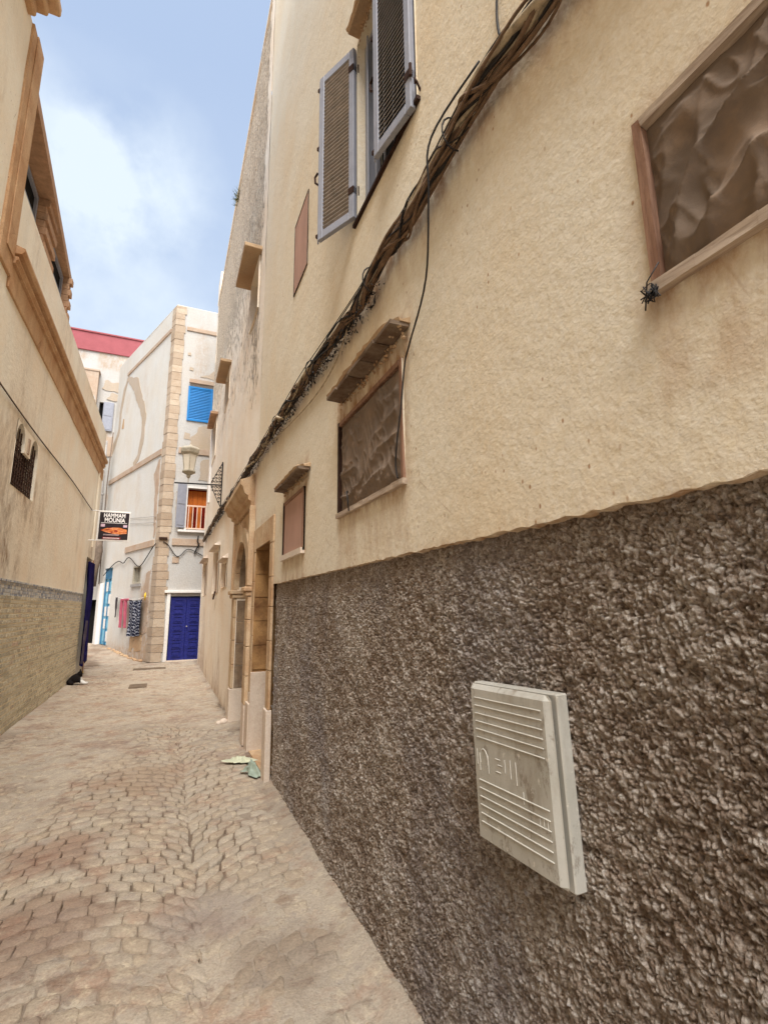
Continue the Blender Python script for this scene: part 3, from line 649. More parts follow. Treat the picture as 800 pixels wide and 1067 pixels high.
fB = frx(XB); B = lambda x, y, z: fB(y, z, x)
# portal: ashlar surround blocks with arch
yc, ra, zs_ = 7.035, .565, 1.84
rows = [(0.02, .47), (.47, .80), (.80, 1.14), (1.14, 1.46), (1.46, 1.74)]
for (z0_, z1_) in rows:
    for (a, b) in ((6.26, 6.468), (7.602, 7.87)):
        k = MB(); k.box(-.02, .045, a, b, z0_ + .003, z1_ - .003, B, 0, .005); k.build('jamb_stone', PLINTH if z0_ < .4 else ASHLAR, HB)
for (a, b) in ((6.25, 6.49), (7.58, 7.93)):
    k = MB(); k.box(-.2, .075, a, b, 1.745, 1.80, B, 0, .01); k.box(-.2, .10, a - .02, b + .02, 1.802, 1.86, B, 0, .01); k.build('impost', ASHLAR, HB)
nv = 9; top = 2.5; rz = top - 1.86
def arcp(t, ex=0): return (yc - (ra + ex) * math.cos(t), 1.862 + (rz + ex) * math.sin(t) ** .9 if math.sin(t) > 0 else 1.862)
for i in range(nv):
    t0, t1 = math.pi * i / nv + .008, math.pi * (i + 1) / nv - .008; ex = .2
    pts = [arcp(t0), arcp((t0 + t1) / 2), arcp(t1), arcp(t1, ex), arcp((t0 + t1) / 2, ex), arcp(t0, ex)]
    if i == 4: pts[3] = (pts[3][0], pts[3][1] + .1); pts[5] = (pts[5][0], pts[5][1] + .1)
    k = MB(); k.prism(pts, -.02, .05 + (.02 if i == 4 else 0), fB); k.build('voussoir', ASHLAR, HB)
# spandrel above arch filling rectangle
pts = [arcp(math.pi * i / 24, .002) for i in range(25)]
k = MB()
for i in range(24):
    a, b = pts[i], pts[i + 1]; k.prism([a, b, (b[0], 2.86), (a[0], 2.86)], -.02, .02, fB)
k.box(-.02, .02, 6.26, yc - ra - .002, 1.862, 2.86, B); k.box(-.02, .02, yc + ra + .002, 7.87, 1.862, 2.86, B); k.build('spandrel', ASHLAR, HB)
for (a, b) in ((6.235, 6.30), (7.84, 7.905)):
    k = MB(); k.box(-.02, .065, a, b, 1.87, 2.88, B, 0, .006); k.build('pilaster', ASHLAR, HB)
# arch soffit and inner reveal
k = MB(); k.add([fB(*p, .02) for p in pts] + [fB(*p, -.9) for p in pts], [(i, i + 1, 26 + i, 25 + i) for i in range(24)]); k.build('arch_soffit', REVEAL2, HB)
zb = .48
for i in range(4):
    k = MB(); k.box(-.88, .0, 7.588, 7.60, zb, zb + .3, B, .002, .002); k.build('reveal_stone', REVEAL2, HB); zb += .31
k = MB(); k.box(-.88, .03, 7.585, 7.601, 0, .47, B, 0, .003); k.build('plinth', PLINTH, HB)
k = MB(); k.box(-.02, .06, 7.60, 7.80, -.02, .46, B, .003, .004); k.build('plinth', PLINTH, HB)
k = MB(); k.box(-.94, -.89, 6.47, 7.6, .02, 2.6, B); dr = k.build('door', REVEAL, HB); dr['label'] = 'brown door set deep in the arched portal'
for i in range(6):
    k = MB(); k.box(-.89, -.875, 6.50 + i * .18, 6.665 + i * .18, .05, 2.45, B); o = k.build('plank', DARKB, HB); o.parent = dr
# cornice
prof = [(-.02, 2.88), (.05, 2.88), (.05, 2.95), (.09, 2.965), (.09, 3.01), (.14, 3.04), (.17, 3.12), (.20, 3.14), (.20, 3.20), (.08, 3.26), (-.02, 3.36)]
k = MB(); ya, yb = 6.2, 8.12
n = len(prof); k.add([fB(ya + .12 - min(p, .2) * .6, z, p) for p, z in prof] + [fB(yb - .12 + min(p, .2) * .6, z, p) for p, z in prof], [tuple(range(n)), tuple(range(n, 2 * n))[::-1]] + [(i, n + i, n + (i + 1) % n, (i + 1) % n) for i in range(n)])
k.build('cornice', ASHLAR, HB)
# slit windows with small hoods (far side)
for (a, b, c, d, _), ho in zip(SL, (.10, .12, .13)):
    k = MB(); k.box(-.075, -.055, a, b, c, d, B); wo = k.build('window', BARE_BROWN, HB)
    k = MB(); k.add([B(-.01, a - .1, d + .02), B(ho, a - .06, d + .03), B(ho, b + .06, d + .03), B(-.01, b + .1, d + .02), B(-.01, a - .1, d + .12), B(ho - .02, a - .06, d + .055), B(ho - .02, b + .06, d + .055), B(-.01, b + .1, d + .12)],
        [(0, 1, 2, 3), (4, 7, 6, 5), (0, 4, 5, 1), (1, 5, 6, 2), (2, 6, 7, 3)]); o = k.build('hood', PLINTH, HB)
    for q in ((b - .05, b), (a, a + .05)):
        k = MB(); k.box(-.055, .012, q[0], q[1], c, d, B); o = k.build('frame', CREAM_B, HB); o.parent = wo
for (a, b, c, d, _), ho, mt_ in zip(UP, (.24, .22, .18), (HOODM, HOODM, TERRA)):
    k = MB(); k.box(-.14, -.12, a, b, c, d, B); wo = k.build('window', DARKB, HB)
    k = MB(); k.box(-.12, -.09, a, b, (c + d) / 2 - .02, (c + d) / 2 + .02, B); k.box(-.12, -.09, (a + b) / 2 - .02, (a + b) / 2 + .02, c, d, B); o = k.build('bar', WOODR, HB); o.parent = wo
    k = MB(); k.box(-.02, ho, a - .12, b + .15, d + .01, d + .07, B, .006, .006); k.build('window_hood', mt_, HB)
k = MB(); k.box(-.01, .05, 14.62, 14.8, 4.6, 6.84, B); k.build('white_pilaster', WPAINT, HB)
k = MB(); k.tube([B(.03, 11.0, 1.95), B(.05, 10.95, 1.86), B(.05, 11.1, 1.80), B(.03, 11.3, 1.84)], .018, 6); k.build('iron_hook', DARKB, HB)

# ================================================================== LEFT HOUSE
XL = -1.86
HC = thing('house', 'yellowish cream house with tiled base and ochre cornice along the left', 'house', (XL, 8, 0))
fL = lambda u, z, q: (XL + q, u, z); BL = lambda x, y, z: fL(y, z, x)
def stainL(U, Z):
    return .6 * sst(fbm(U * 1.1, Z * .6, 4, 27), .52, .68) * sst(Z, 1.9, 2.3) * (1 - sst(Z, 3.2, 5)) + .25 * sst(fbm(U * 2, Z * .3, 3, 29), .55, .7)
WL = [(7.2, 8.32, 3.16, 3.97, .12)]
wall('wall', (XL, 0), (0, 1), (1, 0), 9.12, 0, 8.3, [], CREAM_L, HC, .09, .006, .2, stainL, None, None, None, -3)
wall('wall', (XL, 0), (0, 1), (1, 0), 9.26, 0, 6.5, [(7.2, 8.35, 3.14, 3.99, .15), (13.98, 15.06, 0, 2.9, .25)], CREAM_L, HC, .06, .006, .2, stainL, None, None, None, 6.12)
m = MB(); m.box(-8, XL - .3, -3, 6.1, 8.1, 8.3); m.box(-8, XL - .45, 6.1, 15.36, 6.2, 6.4); m.box(-8, -7.8, -3, 15.36, 0, 8.1); m.box(-8, XL - .02, 15.16, 15.38, 0, 6.2); m.box(-8, XL - .3, -3.2, -3, 0, 8.3)
m.box(XL - .6, XL - .5, 6.1, 15.16, 0, 6.2); m.box(XL - .5, XL, 6.10, 15.38, 6.47, 6.52); m.box(XL - .35, XL - .3, -3, 6.1, 0, 8.1); m.box(XL - 1.5, XL - .02, 5.9, 6.11, 6.4, 8.3); m.build('shell', CREAM_L, HC)
# spandrels turn the square opening into a double arch; iron grille inside
def arch_fill(a, b, z0_, z1_, seg=14):
    c_ = (a + b) / 2; r_ = (b - a) / 2; q = [(c_ - r_ * math.cos(math.pi * i / seg), z0_ + (z1_ - z0_) * math.sin(math.pi * i / seg)) for i in range(seg + 1)]
    return q
k = MB(); ym = (7.2 + 8.35) / 2
for (a, b) in ((7.2, 7.62), (7.93, 8.35)):
    q = arch_fill(a, b, 3.72, 3.985)
    for i in range(len(q) - 1): k.prism([q[i], q[i + 1], (q[i + 1][0], 3.993), (q[i][0], 3.993)], -.15, .006, fL)
k.box(-.15, .006, 7.62, 7.93, 3.66, 3.993, BL); k.build('window_tracery', CREAM_L, HC)
k = MB(); k.box(-.149, -.14, 7.2, 8.35, 3.14, 3.99, BL); wo = k.build('window', DARKB, HC); wo['label'] = 'twin arched window with an iron grille'
for i in range(11):
    y_ = 7.25 + i * .105; k = MB(); k.tube([fL(y_, 3.15, -.03), fL(y_, 3.93, -.03)], .009, 5); o = k.build('grille_bar', IRONB, HC); o.parent = wo
for z_ in (3.2, 3.36, 3.52, 3.66):
    k = MB(); k.tube([fL(7.2, z_, -.035), fL(8.35, z_, -.035)], .009, 5)
    for i in range(10):
        c_ = 7.30 + i * .105; k.tube([fL(c_ + .04 * math.cos(t), z_ + .07 + .045 * math.sin(t), -.03) for t in np.linspace(0, 6.28, 9)], .006, 4, False)
    o = k.build('grille_scroll', IRONB, HC); o.parent = wo
k = MB(); k.box(0, .02, 7.74, 7.82, 3.69, 3.9, BL); o = k.build('colonnette', BARE_BROWN, HC)
# tiled base
k = MB(); k.box(-.01, .006, -3, 14.0, -.02, 1.99, BL); k.build('tile_bed', GROUT, HC)
tl = MB(); bd = MB(); tiles = []
z = .02; row = 0
while z < 1.74:
    if row % 5 == 2:
        for y in np.arange(-3, 13.98, .34): bd.box(.004, .014, y + .003, min(y + .337, 13.99), z + .003, z + .034, BL)
        z += .037
    else:
        o_ = (row % 2) * .08
        for y in np.arange(-3 + o_, 13.85, .16):
            if 6.4 < y < 9.6: tiles.append((y, z))
            else: tl.box(.004, .015, y + .014, y + .146, z + .012, z + .057, BL)
        z += .068
    row += 1
tiles.sort(key=lambda t: t[0]); 
kk = MB(); kk.box(0, .011, .014, .146, .012, .057, None, 0, .002)
TILE1 = TILE.copy(); 
for n_ in TILE1.node_tree.nodes:
    pass
mt1 = MT('glazed_brick_tile_single', .6); _c = mt1.ramp(mt1.objrand(), [(0, srgb(156, 148, 128)), (.35, srgb(188, 180, 158)), (.7, srgb(202, 194, 170)), (.93, srgb(164, 155, 135)), (1, srgb(184, 158, 138))])
_c = mt1.mix(mt1.mr(mt1.noise(4, 5, .7), .45, .7, 0, .45), _c, srgb(200, 186, 156)); mt1.color(_c)
me = bpy.data.meshes.new('tile'); me.from_pydata(kk.v, [], kk.f); me.materials.append(mt1.m)
for i, (y, z_) in enumerate(tiles):
    if i < 300: link_shared('tile', me, HC, (XL + .004 - HC['_o'][0], y - HC['_o'][1], z_))
    else: tl.box(.004, .015, y + .014, y + .146, z_ + .012, z_ + .057, BL)
tl.build('tile_courses', TILE, HC, kind='stuff'); bd.build('tile_bands', TILE, HC, kind='stuff')
mo = MB()
for y in np.arange(-3, 13.95, .05):
    for i, z_ in enumerate((1.79, 1.83, 1.88, 1.93, 1.965)):
        hgt_ = (.036, .045, .045, .03, .025)[i]; mo.box(.004, .013 + (.01 if i == 4 else 0), y + .003, y + .047, z_, z_ + hgt_, BL)
mo.build('mosaic_border', MOSA, HC, kind='stuff')
# ochre trim
k = MB(); k.box(-.01, .03, 5.72, 6.14, 5.28, 8.3, BL, 0, .006); k.box(.03, .045, 5.86, 6.12, 5.5, 8.3, BL, 0, .005); k.build('ochre_pilaster', ORANGE, HC)
k = MB(); k.box(-.01, .022, 6.14, 15.36, 5.16, 5.46, BL, 0, .005); k.build('fascia', ORANGE, HC)
prof = [(-.01, 5.46), (.05, 5.47), (.05, 5.50), (.075, 5.52), (.075, 5.55), (.025, 5.56), (.025, 5.59), (.10, 5.60), (.125, 5.64), (.125, 5.67), (.03, 5.70), (-.01, 5.74)]
n = len(prof)
for i in range(16):          # cornice laid in lengths
    a = 6.145 + i * .566; b = a + .562
    k = MB(); k.add([fL(a, z_, p) for p, z_ in prof] + [fL(b, z_, p) for p, z_ in prof], [tuple(range(n))[::-1], tuple(range(n, 2 * n))] + [(i2, (i2 + 1) % n, n + (i2 + 1) % n, n + i2) for i2 in range(n)])
    k.build('cornice', ORANGE, HC)
for i, (p, z0_, z1_) in enumerate(((.08, 8.20, 8.34), (.17, 8.345, 8.48), (.27, 8.485, 8.62))):
    k = MB(); k.box(-.3, p, -3, 5.52 + p * .7, z0_, z1_, BL, 0, .02); k.build('roof_cornice', ORANGE, HC)
# set-back upper storey with loggia windows
k = MB()
P = [(-1.91, 6.15), (-2.155, 10.5)]
k.add([(-1.91, 6.15, 8.0), (-2.155, 10.5, 8.0), (-6, 10.5, 8.0), (-6, 6.15, 8.0), (-1.91, 6.15, 8.16), (-2.155, 10.5, 8.16), (-6, 10.5, 8.16), (-6, 6.15, 8.16)], [(0, 1, 2, 3), (7, 6, 5, 4), (0, 4, 5, 1), (1, 5, 6, 2), (2, 6, 7, 3), (3, 7, 4, 0)])
k.build('roof_eave', TERRA, HC)
k = MB(); k.box(-2.4, -2.26, 6.12, 10.4, 6.4, 7.5); k.box(-2.6, -2.5, 6.12, 10.4, 7.5, 8.0); k.box(-6, -2.5, 10.3, 10.4, 6.4, 8.0); k.build('upper_wall', TERRA, HC)
for (a, b) in ((6.6, 8.2), (8.9, 10.25)):
    k = MB(); k.box(-2.30, -2.28, a, b, 7.5, 7.97); wo = k.build('window', DARK, HC)
    k = MB()
    for q in ((a, b, 7.91, 7.97), (a, b, 7.5, 7.55), (a, a + .06, 7.549, 7.911), (b - .06, b, 7.549, 7.911)): k.box(-2.28, -2.24 + (.002 if q[1] == b and q[0] == a else 0), *q)
    o = k.build('frame', GREYW, HC); o.parent = wo
for (a, b) in ((8.22, 8.88), (10.26, 10.4)):
    for i in range(12):
        z0_ = 6.5 + i * .125; k = MB(); k.box(-2.5, -2.13 + (.04 if i % 2 else 0), a, b, z0_, z0_ + .118, None, .003, .004); k.build('pier_brick', TERRA, HC)
# doorway at far end: white jamb edge
k = MB(); k.box(-.24, -.2, 13.98, 15.06, .02, 2.9, BL); dr = k.build('door', DARK, HC)
k = MB(); k.box(-.01, .03, 15.08, 15.2, 0, 2.9, BL); k.build('door_trim', TERRA, HC)
k = MB(); k.tube([fL(14.6, 3.2, .02), fL(14.6, 5.2, .02)], .02, 6); k.build('conduit', CREAM_L, HC)

# ================================================================== CORNER HOUSE (white, far end)
CX, CY = -.30, 17.1
HD = thing('house', 'white corner house with brown stone edge facing the alley end', 'house', (CX, CY, 0))
Dd = np.array([-.353, .9356]); Dd /= np.linalg.norm(Dd); Nn = (-Dd[1], Dd[0])
FR = lambda u, z, q: (CX + u, CY - q, z); BR = lambda x, y, z: FR(y, z, x)              # right face: u along +X
FL = lambda u, z, q: (CX + Dd[0] * u + Nn[0] * q, CY + Dd[1] * u + Nn[1] * q, z); BF = lambda x, y, z: FL(y, z, x)
stD = lambda U, Z: .5 * np.exp(-Z / .5) + .5 * sst(fbm(U * 1.2, Z * .5, 3, 35), .58, .7)
stF = lambda U, Z: np.clip(1.1 * np.exp(-((U - .9) / .55) ** 2) * (1 - sst(Z, 2.2, 3.1)) + .8 * np.exp(-np.clip(Z - .3, 0, 9) / .22) + .35 * sst(fbm(U * 1.2, Z * .5, 3, 36), .58, .7), 0, 1.3)
wall('wall', (CX, CY), (1, 0), (0, -1), 5.5, 0, 12.1, [(.43, 1.40, .0, 2.0, .12), (.74, 1.38, 4.19, 5.55, .25), (.54, 1.34, 7.9, 9.15, .06)], WHITE_SHADE, HD, .12, .006, .2, stD)
wall('wall', (CX, CY), tuple(Dd), Nn, 6.3, 0, 12.1, [(1.47, 2.27, 2.46, 3.08, .15), (4.6, 5.6, .3, 3.2, .12)], WHITE, HD, .12, .008, .2, stF)
k = MB(); k.prism([(CX + .3, CY + .3), (5.2, CY + .3), (5.2, 24), (CX + Dd[0] * 6.3 + .4, CY + Dd[1] * 6.3 + .2)], 11.6, 11.8, lambda a, b, c: (a, b, c))
k.box(5.0, 5.2, CY + .01, 24, 0, 11.7); k.prism([(CX + .7, CY + .5), (5, CY + .5), (5, 24), (-1.2, 24)], 0, 11.5, lambda a, b, c: (a, b, c)); k.build('shell', WHITE, HD)
k = MB(); k.box(0, 5.5, 0, .25, 12.1, 12.14, lambda x, y, z: (CX + x, CY + y, z)); k.box(-.25, 0, 0, 6.3, 12.1, 12.14, BF); k.build('coping', WHITE, HD)
z = 0; i = 0
while z < 12.05:
    h_ = random.uniform(.2, .3); h_ = min(h_, 12.1 - z); a = random.uniform(.24, .34); b = random.uniform(.30, .48); e = .018 + random.uniform(0, .012)
    if z > 3.9: a, b = random.uniform(.27, .32), random.uniform(.30, .36)
    c0 = FR(0, 0, e)[1]
    pts = [(CX + a, CY + .02), (CX + a, CY - e), (CX - e * .6, CY - e), (CX + Nn[0] * e, CY + Nn[1] * e), (CX + Dd[0] * b + Nn[0] * e, CY + Dd[1] * b + Nn[1] * e), (CX + Dd[0] * b + .02, CY + Dd[1] * b)]
    k = MB(); k.prism([(p[0] + random.uniform(-.003, .003), p[1]) for p in pts], z + .006, z + h_ - .004, lambda a_, b_, c_: (a_, b_, c_)); o = k.build('corner_stone', QUOIN, HD); z += h_
for (z0_, z1_, e, uR, uF) in ((11.22, 11.36, .035, 1.9, 5.0), (6.72, 6.92, .045, 1.9, 6.2), (3.62, 3.84, .04, 1.9, 3.3)):
    k = MB(); k.box(-.02, e, .36, uR, z0_, z1_, BR, .002, .005); k.build('band', BARE_BROWN, HD)
    k = MB(); k.box(-.02, e, .36 if z0_ > 4 else .48, uF, z0_ + .003, z1_ - .003, BF, .002, .005); k.build('band', BARE_BROWN, HD)
# blue panelled door
k = MB(); k.box(-.11, -.075, .44, 1.40, .02, 1.99, BR); dr = k.build('door', NAVY, HD); dr['label'] = 'navy blue double door with raised panels'
for li in range(2):
    a = .45 + li * .475; k = MB(); k.box(-.075, -.045, a, a + .465, .03, 1.98, BR, 0, .004); lf = k.build('door_leaf', NAVY, HD); lf.parent = dr; lf['_o'] = HD['_o']
    for j in range(7):
        z0_ = .12 + j * .262; k = MB()
        k.box(-.045, -.028, a + .10, a + .37, z0_, z0_ + .018, BR); k.box(-.045, -.028, a + .10, a + .37, z0_ + .17, z0_ + .188, BR); k.box(-.045, -.028, a + .10, a + .118, z0_ + .018, z0_ + .17, BR); k.box(-.045, -.028, a + .352, a + .37, z0_ + .018, z0_ + .17, BR)
        k.box(-.045, -.034, a + .14, a + .33, z0_ + .04, z0_ + .15, BR); o = k.build('raised_panel', NAVY, HD); o.parent = lf
        me_ = o.data
k = MB(); k.lathe([(.012, -.02), (.022, -.01), (.022, .01), (.012, .02)], FR(.96, 1.05, .0), 8); o = k.build('door_knob', BRASS, HD); o.parent = dr
k = MB(); k.box(-.02, .05, .33, .43, 0, 2.1, BR, .002, .004); k.box(-.02, .03, 1.40, 1.6, 0, 2.1, BR); k.build('door_surround', WPAINT, HD)
k = MB(); k.box(-.02, .09, .25, 1.62, 2.10, 2.18, BR, 0, .006); k.build('lintel_ledge', WPAINT, HD)
k = MB(); k.box(-.12, .05, .40, 1.42, -.05, .03, BR); k.build('threshold', PLINTH, HD)
# open window with railing
k = MB(); k.box(-.24, -.22, .74, 1.38, 4.19, 5.55, BR); wo = k.build('window', REDB, HD); wo['label'] = 'open window with orange wood inside and white railing'
for i in range(4):
    k = MB(); k.box(-.22, -.205, .75 + i * .157, .90 + i * .157, 4.95 if i % 2 else 4.2, 5.5, BR); o = k.build('plank', ORW, HD); o.parent = wo
k = MB()
for q in ((.68, .74, 4.13, 5.62), (1.38, 1.44, 4.13, 5.62), (.74, 1.38, 5.55, 5.62)): k.box(-.02, .03, *q, BR)
o = k.build('frame', WPAINT, HD); o.parent = wo
k = MB(); k.box(-.02, .10, .50, 1.46, 4.06, 4.13, BR, 0, .005); o = k.build('sill', WPAINT, HD); o.parent = wo
k = MB(); k.box(0, .03, .74, 1.38, 4.92, 4.97, BR); k.box(0, .03, .74, 1.38, 4.17, 4.21, BR); RAILP = plain('faded_orange_white_paint', srgb(226, 190, 166), .6, .15, 9, 0); ra_ = k.build('railing', RAILP, HD); ra_.parent = wo; ra_['_o'] = HD['_o']
for i in range(5):
    k = MB(); u = .80 + i * .13; k.box(.003, .027, u - .014, u + .014, 4.21, 4.92, BR); o = k.build('baluster', RAILP, HD); o.parent = ra_
k = MB(); k.box(.03, .06, .42, .70, 4.2, 5.66, lambda x, y, z: (FR(y, z, x + (y - .70) * -.35))); sh = k.build('shutter', GREYW, HD); sh['label'] = 'pale grey shutter beside the orange window'
for z_ in (4.28, 4.98):
    k = MB(); k.box(.062, .072, .46, .66, z_, z_ + .6, lambda x, y, z: (FR(y, z, x + (y - .70) * -.35))); o = k.build('panel', GREYW, HD); o.parent = sh
# closed blue window
k = MB(); k.box(-.05, .01, .54, 1.34, 7.9, 9.15, BR); wo = k.build('window', BLUE, HD); wo['label'] = 'closed bright blue louvred window'
for i in range(20):
    z_ = 7.97 + i * .057; k = MB(); k.add([BR(.01, .60, z_), BR(.01, 1.28, z_), BR(.035, 1.28, z_ - .005), BR(.035, .60, z_ - .005), BR(.01, .60, z_ + .045), BR(.01, 1.28, z_ + .045)], [(3, 2, 1, 0), (3, 4, 5, 2), (0, 4, 3), (1, 2, 5)]); o = k.build('slat', BLUE, HD); o.parent = wo
k = MB()
for q in ((.54, .60, 7.9, 9.15), (1.28, 1.34, 7.9, 9.15), (.60, 1.28, 9.09, 9.15), (.60, 1.28, 7.9, 7.96)): k.box(.01, .04, *q, BR)
o = k.build('frame', BLUE, HD); o.parent = wo
k = MB(); k.box(-.02, .10, .56, 1.45, 9.26, 9.40, BR, .004, .006); k.build('window_hood', BARE_BROWN, HD)
# bare plaster scars
def scar(pts, F_, mat, parent, e=.006, rough=.05):
    out_ = []; n = len(pts)
    for i in range(n):
        a, b = pts[i], pts[(i + 1) % n]; L_ = math.hypot(b[0] - a[0], b[1] - a[1]); m_ = max(1, int(L_ / .05))
        for j in range(m_): t = j / m_; p_ = (a[0] + (b[0] - a[0]) * t, a[1] + (b[1] - a[1]) * t); out_.append((p_[0] + rough * 5 * (float(fbm(p_[0] * 3.1, p_[1] * 3.1 + 2, 4, 77)) - .5), p_[1] + rough * 5 * (float(fbm(p_[0] * 3.1 + 9, p_[1] * 3.1, 4, 78)) - .5)))
    k = MB(); k.prism(out_, -.03, e, F_)
    bmf = k.build('bare_patch', mat, parent); return bmf
def strip_scar(cl, F_, mat, parent, e=.012):
    """ragged strip along centreline [(u,z,halfwidth)]"""
    k = MB(); pr = None; P_ = []
    for i in range(len(cl) - 1):
        a, b = cl[i], cl[i + 1]; m_ = max(2, int(math.hypot(b[0] - a[0], b[1] - a[1]) / .09))
        for j in range(m_): t = j / m_; P_.append(tuple(a[q] + (b[q] - a[q]) * t for q in range(3)))
    P_.append(cl[-1])
    for i, (u, z_, w_) in enumerate(P_):
        u2, z2, _ = P_[min(i + 1, len(P_) - 1)]; u1, z1, _ = P_[max(i - 1, 0)]; tx, tz = u2 - u1, z2 - z1; l_ = math.hypot(tx, tz); nx_, nz_ = -tz / l_, tx / l_
        wa = w_ * (.45 + 1.1 * float(fbm(z_ * 2.2, u, 4, 81, .65))); wb = w_ * (.45 + 1.1 * float(fbm(z_ * 2.2 + 5, u, 4, 82, .65))); s0 = len(k.v)
        k.v += [F_(u + nx_ * wa, z_ + nz_ * wa, e), F_(u - nx_ * wb, z_ - nz_ * wb, e), F_(u - nx_ * wb, z_ - nz_ * wb, -.03), F_(u + nx_ * wa, z_ + nz_ * wa, -.03)]
        if pr is not None: k.f += [(pr + j, pr + (j + 1) % 4, s0 + (j + 1) % 4, s0 + j) for j in range(4)]
        pr = s0
    return k.build('bare_patch', mat, parent)
scar([(.70, 6.95), (1.7, 6.9), (1.7, 7.75), (1.3, 7.85), (.95, 7.7), (.75, 7.35)], FR, BARE, HD, .012)
scar([(1.0, 5.85), (1.7, 5.8), (1.7, 6.6), (1.05, 6.55)], FR, BARE, HD, .012)
scar([(.36, 4.55), (.62, 4.4), (.62, 5.5), (.40, 5.4)], FR, BARE, HD, .012)
scar([(.5, 7.25), (.72, 7.2), (.70, 7.45), (.52, 7.48)], FR, BARE, HD, .012, .02)
scar([(.52, 9.75), (.66, 9.72), (.67, 9.82), (.55, 9.86)], FR, BARE, HD, .012, .02)
scar([(.9, 9.55), (1.5, 9.5), (1.5, 9.75), (1.3, 9.85), (1.2, 9.65)], FR, BARE, HD, .012, .03)
scar([(.45, 10.3), (.55, 10.3), (.53, 10.42), (.44, 10.4)], FR, BARE, HD, .012, .02)
# left face scars: a broken ring of bare render
strip_scar([(4.95, 11.1, .12), (3.75, 10.4, .26), (2.95, 9.36, .24), (2.5, 8.7, .20), (2.5, 7.9, .20), (2.8, 7.2, .16), (3.3, 7.0, .1)], FL, BARE, HD)
strip_scar([(4.95, 11.1, .12), (5.3, 10.7, .14), (5.5, 9.8, .14), (5.55, 8.9, .16), (6.0, 8.4, .22), (6.25, 8.2, .2)], FL, BARE, HD, .010)
scar([(4.9, 8.9), (5.15, 8.95), (5.1, 9.35), (4.95, 9.3)], FL, HOODM, HD, .012, .02)
scar([(.48, 3.9), (.62, 3.9), (.7, 5.0), (.95, 6.2), (.6, 6.6), (.48, 6.6)], FL, BARE_BROWN, HD, .010, .04)
scar([(.55, .9), (1.1, .8), (1.25, 1.8), (1.0, 2.7), (.6, 2.9)], FL, BARE_BROWN, HD, .008)
scar([(.9, .3), (2.1, .3), (1.9, .9), (1.3, 1.0), (.95, .9)], FL, HOODM, HD, .008)
# small window, strap, pale blue door on left face
k = MB(); k.box(-.15, -.13, 1.47, 2.27, 2.46, 3.08, BF); wo = k.build('window', DARK, HD); wo['label'] = 'small dark window above the hanging laundry'
k = MB()
for q in ((1.47, 1.53, 2.46, 3.08), (2.21, 2.27, 2.46, 3.08), (1.53, 2.21, 3.02, 3.08), (1.53, 2.21, 2.46, 2.52)): k.box(-.06, .012, *q, BF)
for i in range(4): k.box(-.06, -.03, 1.62 + i * .15, 1.64 + i * .15, 2.5, 3.04, BF)
o = k.build('frame', BRASS, HD); o.parent = wo
k = MB(); k.box(-.02, .05, 1.40, 2.32, 2.36, 2.45, BF); o = k.build('sill', PIPE, HD); o.parent = wo
k = MB(); k.box(-.11, -.08, 4.6, 5.6, .3, 3.2, BF); dr = k.build('door', SKYB, HD); dr['label'] = 'pale blue door with weathered panels and dark transom'
k = MB(); k.box(-.08, -.05, 4.66, 5.54, 2.82, 3.16, BF); o = k.build('transom', SKYD, HD); o.parent = dr
for j in range(5):
    for q in ((4.74, 5.04), (5.12, 5.44)):
        k = MB(); k.box(-.08, -.055, q[0], q[1], .42 + j * .47, .42 + j * .47 + .36, BF, .006, .006); o = k.build('panel', WPAINT if (j + int(q[0] * 3)) % 3 else SKYB, HD); o.parent = dr
k = MB()
for q in ((4.6, 4.66, .3, 3.2), (5.54, 5.6, .3, 3.2), (4.66, 5.54, 3.15, 3.2), (4.66, 5.54, 2.78, 2.82), (5.06, 5.10, .3, 2.78)): k.box(-.075, -.03, *q, BF)
o = k.build('frame', SKYD, HD); o.parent = dr
k = MB(); k.box(-.12, .02, 4.55, 6.2, .10, .30, BF); k.build('door_step', PIPE, HD)
k = MB(); k.box(-.02, .12, 5.62, 6.0, .28, 2.62, BF, .004, .01); k.build('pilaster', WPAINT, HD)

# rear building across the end
HE = thing('building', 'tall whitewashed rear building with a dusty red roof band and grey shutter', 'building', (-3.5, 22.95, .3))
FE = lambda u, z, q: (u, 22.95 - q, z); BE = lambda x, y, z: FE(y, z, x)
wall('wall', (0, 22.95), (1, 0), (0, -1), 7.8, 0, 12.66, [(-2.9, -2.45, .25, 2.0, .3), (-3.16, -2.62, 9.12, 10.38, .2)], WHITE_SHADE, HE, .15, .01, .2, lambda U, Z: .8 * sst(fbm(U * 1.0, Z * .8, 3, 44), .5, .62), None, None, None, -9)
k = MB(); k.box(-.02, .06, -9, -1.2, 12.66, 13.50, BE, 0, .01); k.build('red_roof_band', RED, HE)
k = MB(); k.box(-.05, .10, -9, -1.2, 13.50, 13.56, BE); k.build('coping', RED, HE)
k = MB(); k.box(-3, -.3, -9, -1.2, 0, 13.5, BE); k.build('shell', WHITE, HE)
k = MB(); k.box(-.19, -.15, -3.16, -2.62, 9.12, 10.38, BE); wo = k.build('window', DARK, HE)
k = MB(); k.box(.02, .06, -3.0, -2.60, 9.1, 10.40, BE, 0, .01); o = k.build('shutter', GREYW, HE); o.parent = wo
for i in range(2): 
    k = MB(); k.box(.06, .07, -2.96, -2.64, 9.16 + i * .62, 9.70 + i * .62, BE); o = k.build('panel', GREYW, HE); o.parent = wo
k = MB(); k.box(-.3, -.28, -2.9, -2.45, .25, 2.0, BE); o = k.build('door', DARK, HE)
scar([(-3.2, 8.0), (-2.3, 7.9), (-2.1, 9.0), (-2.45, 8.95), (-2.8, 8.8), (-3.1, 8.9)], FE, BARE_BROWN, HE, .02)
